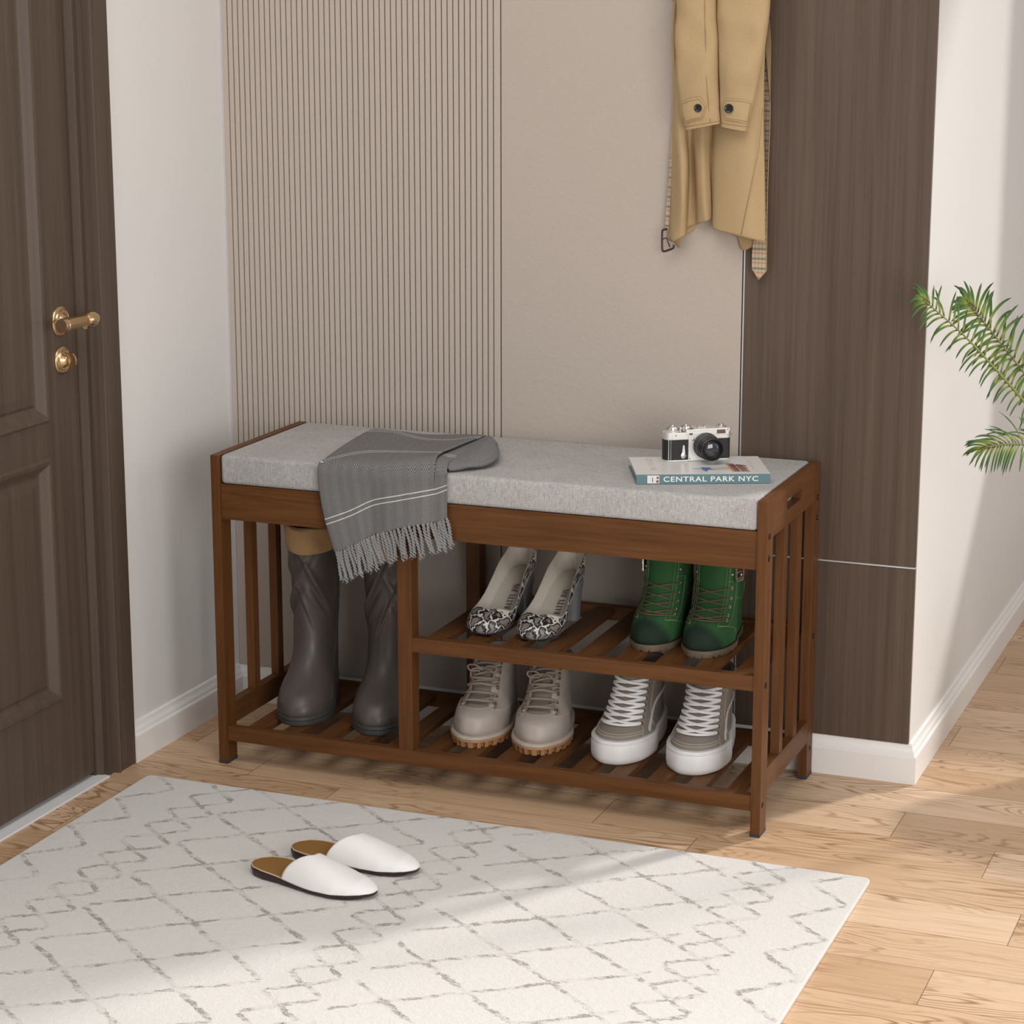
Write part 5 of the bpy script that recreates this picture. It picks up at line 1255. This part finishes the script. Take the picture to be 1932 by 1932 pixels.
def find_a(P, u, v):
    "station on the sleeve front whose image is nearest to the measured point"
    best = None
    for ti in range(0, 61):
        t = ti/60*2.2
        for ai in range(1, 60):
            a = pi*ai/60; p = P(t, a); d = p-Vector((CX, CY, CZ)); zc = d.dot(FW); uu = 966+FPX*d.dot(RT)/zc; vv = 966-FPX*d.dot(UP)/zc
            e = (uu-u)**2+(vv-v)**2
            if best is None or e < best[0]: best = (e, t, a)
    return best[1], best[2]
def strap(P, pts, name='cuff_strap'):
    st = [find_a(P, *p) for p in pts]; c = (sum(s[0] for s in st)/len(st), sum(s[1] for s in st)/len(st)); ring = []
    n = len(st); v = []; K = 5
    dense = []
    for i in range(n):
        for k in range(6): dense.append((lerp(st[i][0], st[(i+1) % n][0], k/6), lerp(st[i][1], st[(i+1) % n][1], k/6)))
    m = len(dense); f = []
    for kk in range(K+1):
        w_ = 1-kk/K
        for t, a in dense: v.append(on_sleeve(P, lerp(c[1], a, w_), lerp(c[0], t, w_), .0032)-CO)
    for t, a in dense: v.append(on_sleeve(P, a, t, .0002)-CO)
    f = grid_faces(m, K+1, True) + [((K+1)*m+i, (K+1)*m+(i+1) % m, (i+1) % m, i) for i in range(m)]
    o = mk(name, v, f, COATM, sL if P is PL else sR, smooth=True, autosmooth=40)
    w2 = [(lerp(c[0], t, .86), lerp(c[1], a, .90)) for t, a in dense]
    MB().tube([on_sleeve(P, a, t, .0034)-CO for t, a in w2], .00045, 5, closed=True).build('strap_stitching', CSEAM, o, smooth=True)
    return o
k_ = lambda x, y: (1220+x/3.577, y/3.577)
s1 = strap(PL, [k_(238, 692), k_(300, 668), k_(362, 657), k_(402, 712), k_(378, 795), k_(320, 808), k_(266, 826)])
s2 = strap(PR, [k_(532, 668), k_(509, 722), k_(531, 802), k_(610, 816), k_(688, 832), k_(712, 690), k_(620, 668)])
def button(u, v, P, r, parent):
    t, a = find_a(P, u, v); p = on_sleeve(P, a, t, .0040)-CO
    M = frame(p, (1, 0, 0), (.1, -1, .05)); m = MB(); m.lathe([(r*.9, -.0008), (r, .0), (r, .0014), (r*.85, .0024), (r*.72, .0019), (r*.6, .0016), (.0003, .0016)], M, 28)
    o = m.build('button', BTN, parent, smooth=True, autosmooth=35)
button(1318, 203.5, PL, .0066, s1); button(1376, 205.5, PR, .0075, s2)
# sleeve cuff seams
for P in (PL, PR):
    MB().tube([P(.16, .15+k*(pi-.3)/24)+Vector((0, -.0004, 0))-CO for k in range(25)], .00045, 5).build('cuff_stitching', CSEAM, sL if P is PL else sR, smooth=True)
MB().tube([P_-CO for P_ in [Vector(C3(1338, v_, .2655)) for v_ in (-60,)]+[PL(t_, 1.05) + Vector((0, -.0004, 0)) for t_ in (4, 3.4, 2.6, 1.8, 1.0, .2)]][1:], .0005, 5).build('sleeve_seam', CSEAM, sL, smooth=True)
# belt: one end with the checked lining showing at right, the other with the buckle at left
belt = [row(0, [(1447, .335, 30), (1451, .328, 34)]), row(0, [(1446, .338, 95), (1453, .330, 70)]), row(0, [(1443, .340, 125), (1453, .331, 130)]), row(0, [(1441, .340, 240), (1453, .331, 240)]), row(0, [(1437, .338, 330), (1449, .330, 330)]), row(0, [(1429, .334, 420), (1447, .330, 420)]), row(0, [(1420, .332, 460), (1446.5, .331, 462)]), row(0, [(1419, .332, 500), (1446, .331, 508)])]
def flatbelt(name, L_, R_, mat, th=.0016):
    n = len(L_); v = []
    for off in (0, th):
        for a, b in zip(L_, R_): v += [Vector(a)+Vector((0, off, 0))-CO, Vector(b)+Vector((0, off, 0))-CO]
    f = []
    for i in range(n-1):
        a = i*2; o2 = 2*n; f += [(a, a+1, a+3, a+2), (o2+a, o2+a+2, o2+a+3, o2+a+1), (a, a+2, o2+a+2, o2+a), (a+1, o2+a+1, o2+a+3, a+3)]
    f += [(0, 2*n, 2*n+1, 1), (2*n-2, 2*n-1, 4*n-1, 4*n-2)]
    return mk(name, v, f, mat, coat, smooth=True, autosmooth=35)
def dn(P, k=14): return [crs([Vector(p) for p in P], i/k) for i in range(k*(len(P)-1)+1)]
Lp = dn([C3(1441, 90, .343), C3(1441.5, 200, .343), C3(1442, 330, .342), C3(1438, 400, .340), C3(1426, 440, .338), C3(1419.5, 470, .337), C3(1418.5, 507, .337)]); Rp = dn([C3(1447, 92, .338), C3(1453, 200, .336), C3(1449, 330, .335), C3(1447.5, 400, .335), C3(1447, 440, .335), C3(1446.5, 470, .336), C3(1446, 511, .336)])
bl = flatbelt('belt', Lp, Rp, PLAID)
tip = MB(); a, b, c = Vector(C3(1418.5, 507, .337)), Vector(C3(1446, 511, .336)), Vector(C3(1431.6, 527.5, .3365)); th = Vector((0, .0016, 0))
tip.add([a-CO, b-CO, c-CO, a+th-CO, b+th-CO, c+th-CO], [(0, 1, 2), (3, 5, 4), (0, 2, 5, 3), (1, 4, 5, 2)]); tip.build('belt_tip', PLAID, coat)
edge = MB(); edge.tube([p-CO for p in Rp]+[Vector(C3(1431.6, 527.5, .3365))-CO, a-CO], .0007, 6); edge.build('belt_edge', COATM, coat, smooth=True)
ob = flatbelt('belt_turn', dn([C3(1447, 20, .330), C3(1448, 45, .329), C3(1447, 70, .329), C3(1444.5, 95, .330)]), dn([C3(1449, 20, .326), C3(1453, 60, .325), C3(1454, 95, .326), C3(1453, 190, .333)]), COATM)
flatbelt('belt_turn', dn([C3(1269, 5, .330), C3(1267, 60, .330), C3(1269, 115, .334), C3(1268, 220, .338), C3(1264, 300, .339)]), dn([C3(1274, 0, .326), C3(1271, 60, .327), C3(1273, 118, .332), C3(1272, 220, .336), C3(1268, 300, .338)]), COATM)
lb = flatbelt('belt_buckle_end', dn([C3(1263.5, 296, .3392), C3(1260, 360, .339), C3(1254, 432, .338)]), dn([C3(1267, 300, .3382), C3(1264.5, 380, .336), C3(1262, 437, .335)]), PLAID)
bk = MB(); bk.tube([crs([Vector(C3(*q))-CO for q in ((1259, 432, .333), (1251, 434, .333), (1249.3, 441, .333), (1249.5, 468, .332), (1252, 474, .332), (1262, 471.5, .331), (1270.5, 467.5, .331), (1271, 462, .331))], k/8) for k in range(57)], .0019, 10)
bk.tube([Vector(C3(1252, 451, .3325))-CO, Vector(C3(1257, 448, .330))-CO, Vector(C3(1264, 466, .329))-CO], .0012, 8)
bk.build('belt_buckle', BKL, lb, smooth=True)
# vertical seam and slit lines on the skirt
se = MB(); se.tube([Vector(C3(u, v, y))-CO for u, v, y in ((1439, 205, .3035), (1432, 280, .3010), (1420, 340, .3015), (1408, 395, .3025), (1398, 444, .3040))], .0005, 5); se.build('skirt_seam', CSEAM, coat, smooth=True)
# collar, hanger loop and hook above the frame
MB().tube([Vector(C3(1325, -462, .345))-CO, Vector(C3(1335, -480, .338))-CO, Vector(C3(1352, -486, .334))-CO, Vector(C3(1369, -480, .338))-CO, Vector(C3(1380, -462, .345))-CO], .010, 10).build('collar', COATM, coat, smooth=True)
hp = Vector(C3(1352, -500, .330)); hk = MB(); hk.lathe([(.016, 0), (.016, .004), (.006, .006), (.005, .030), (.009, .034), (.009, .038), (.003, .040)], frame((hp.x, YP, hp.z), (1, 0, 0), (0, -1, 0)), 24)
tag(hk.build('coat_hook', BKL, smooth=True, autosmooth=40), 'dark wall hook that carries the trench coat', 'hook')
loop_ = MB(); loop_.tube([Vector((hp.x-.02, .335, hp.z-.03))-CO, Vector((hp.x-.008, .334, hp.z+.004))-CO, Vector((hp.x, .334, hp.z+.011))-CO, Vector((hp.x+.008, .334, hp.z+.004))-CO, Vector((hp.x+.02, .335, hp.z-.03))-CO], .0015, 6); loop_.build('hanger_loop', COATM, coat, smooth=True)

# ------------------------------------------------------------------ potted palm beside the passage
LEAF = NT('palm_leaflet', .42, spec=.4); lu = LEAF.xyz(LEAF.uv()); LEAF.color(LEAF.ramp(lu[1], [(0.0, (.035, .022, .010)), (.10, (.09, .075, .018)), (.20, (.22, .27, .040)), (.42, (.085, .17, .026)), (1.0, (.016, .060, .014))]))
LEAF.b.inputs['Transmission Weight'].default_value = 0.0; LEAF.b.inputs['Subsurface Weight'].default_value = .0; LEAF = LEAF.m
RACH = plain('palm_stem', (.19, .26, .045), .5); POTM = plain('white_ceramic_pot', (.70, .69, .68), .35); SOIL = plain('dark_soil', (.03, .02, .014), .95)
PB = Vector((1.560, .560, 0))
palm = thing('potted_palm', 'green palm reaching in at the right edge with arching feathery fronds', 'plant', PB)
MB().lathe([(.085, 0), (.100, .004), (.125, .26), (.132, .30), (.132, .32), (.122, .32), (.120, .285)], Matrix(), 48, cap=False).build('pot', POTM, palm, smooth=True, autosmooth=40)
MB().lathe([(.0005, 0), (.0850, 0)], Matrix.Translation((0, 0, .002)), 32, cap=False).build('pot_base', POTM, palm)
MB().lathe([(.0005, .285), (.121, .285)], Matrix(), 32, cap=False).build('soil', SOIL, palm)
def frond(pts, n, llen, droop, seed, t0=.30, up=Vector((0, 0, 1)), spread=1.0, width=.0030):
    R = random.Random(seed); P = [Vector(p)-PB for p in pts]; m = len(P)-1
    cur = [crs(P, k/12) for k in range(12*m+1)]; L_ = len(cur)
    st = MB(); st.tube(cur, [lerp(.0042, .0008, (k/(L_-1))**.8) for k in range(L_)], 8); fr = st.build('frond_stem', RACH, palm, smooth=True)
    v = []; f = []; uv = []
    for i in range(n):
        k = t0+(1-t0)*i/(n-1); q = crs(cur, k*(L_-1)); q2 = crs(cur, min(k*(L_-1)+1, L_-1)); q1 = crs(cur, max(k*(L_-1)-1, 0)); T = (q2-q1).normalized()
        side_ = T.cross(up).normalized(); U_ = side_.cross(T).normalized()
        ll = llen*(sin(pi*min(1, .16+.84*((k-t0)/(1-t0))**.9))**.55*.75+.28)
        for sg in (-1, 1):
            fw_ = lerp(.55, 1.1, (k-t0)/(1-t0)) + 1.8*sm(.85, 1, k) + R.uniform(-.28, .28)
            d = (side_*sg*spread + T*fw_ + U_*(.30+R.uniform(-.35, .35))).normalized(); g = droop*R.uniform(.7, 1.3); b = len(v); N = 9; l2 = ll*R.uniform(.82, 1.08)
            p = q.copy(); dd = d.copy()
            for s in range(N):
                w_ = width*(.35+1.0*sin(pi*min(1, .12+s/(N-1)*.88))**.7) if s < N-1 else .0001
                wd = dd.cross(U_ if abs(dd.dot(U_)) < .95 else T).normalized()
                nn = wd.cross(dd).normalized()
                v += [p-wd*w_+nn*w_*.35, p.copy(), p+wd*w_+nn*w_*.35]; uv += [(0, s/(N-1)), (.5, s/(N-1)), (1, s/(N-1))]
                p = p+dd*(l2/(N-1)); dd = (dd+Vector((0, 0, -1))*(g/(N-1))).normalized()
            for s in range(N-1):
                a = b+s*3; f += [(a, a+1, a+4, a+3), (a+1, a+2, a+5, a+4)]
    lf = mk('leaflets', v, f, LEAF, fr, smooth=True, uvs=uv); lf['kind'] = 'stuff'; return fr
crown = PB+Vector((0, 0, .30))
G = lambda u, v, y: tuple(at(u, v, y=y))
UPV = Vector((.45, -.70, .30))
frond([crown+Vector((-.02, -.02, 0)), (1.50, .47, .46), G(2010, 850, .36), G(1932, 757, .30), G(1879, 697, .27), G(1818, 632, .25), G(1757, 578, .235), G(1738, 560, .230)], 34, .052, 1.5, 1, .38, UPV, width=.0014)
frond([crown+Vector((0, -.02, 0)), (1.51, .50, .50), G(2010, 812, .42), G(1934, 706, .36), G(1882, 640, .335), G(1845, 592, .325), G(1822, 566, .32)], 27, .066, 1.2, 2, .40, UPV, width=.0019)
frond([crown+Vector((-.03, -.02, 0)), (1.50, .46, .42), G(2040, 868, .34), G(1960, 842, .29), G(1912, 838, .26), G(1872, 842, .24), G(1850, 848, .235)], 30, .062, 1.2, 3, .35, Vector((.35, -.5, .6)), width=.0012)
for a_, r_, h_, sd_ in ((-5, .34, .40, 4), (25, .34, .44, 5)):
    d = Vector((cos(radians(a_)), sin(radians(a_)), 0)); frond([crown+d*.02, crown+d*.06+Vector((0, 0, .10)), PB+d*r_*.55+Vector((0, 0, h_+.04)), PB+d*r_*.8+Vector((0, 0, h_)), PB+d*r_*1.15+Vector((0, 0, h_-.06))], 34, .080, .9, sd_, .35, width=.0026)
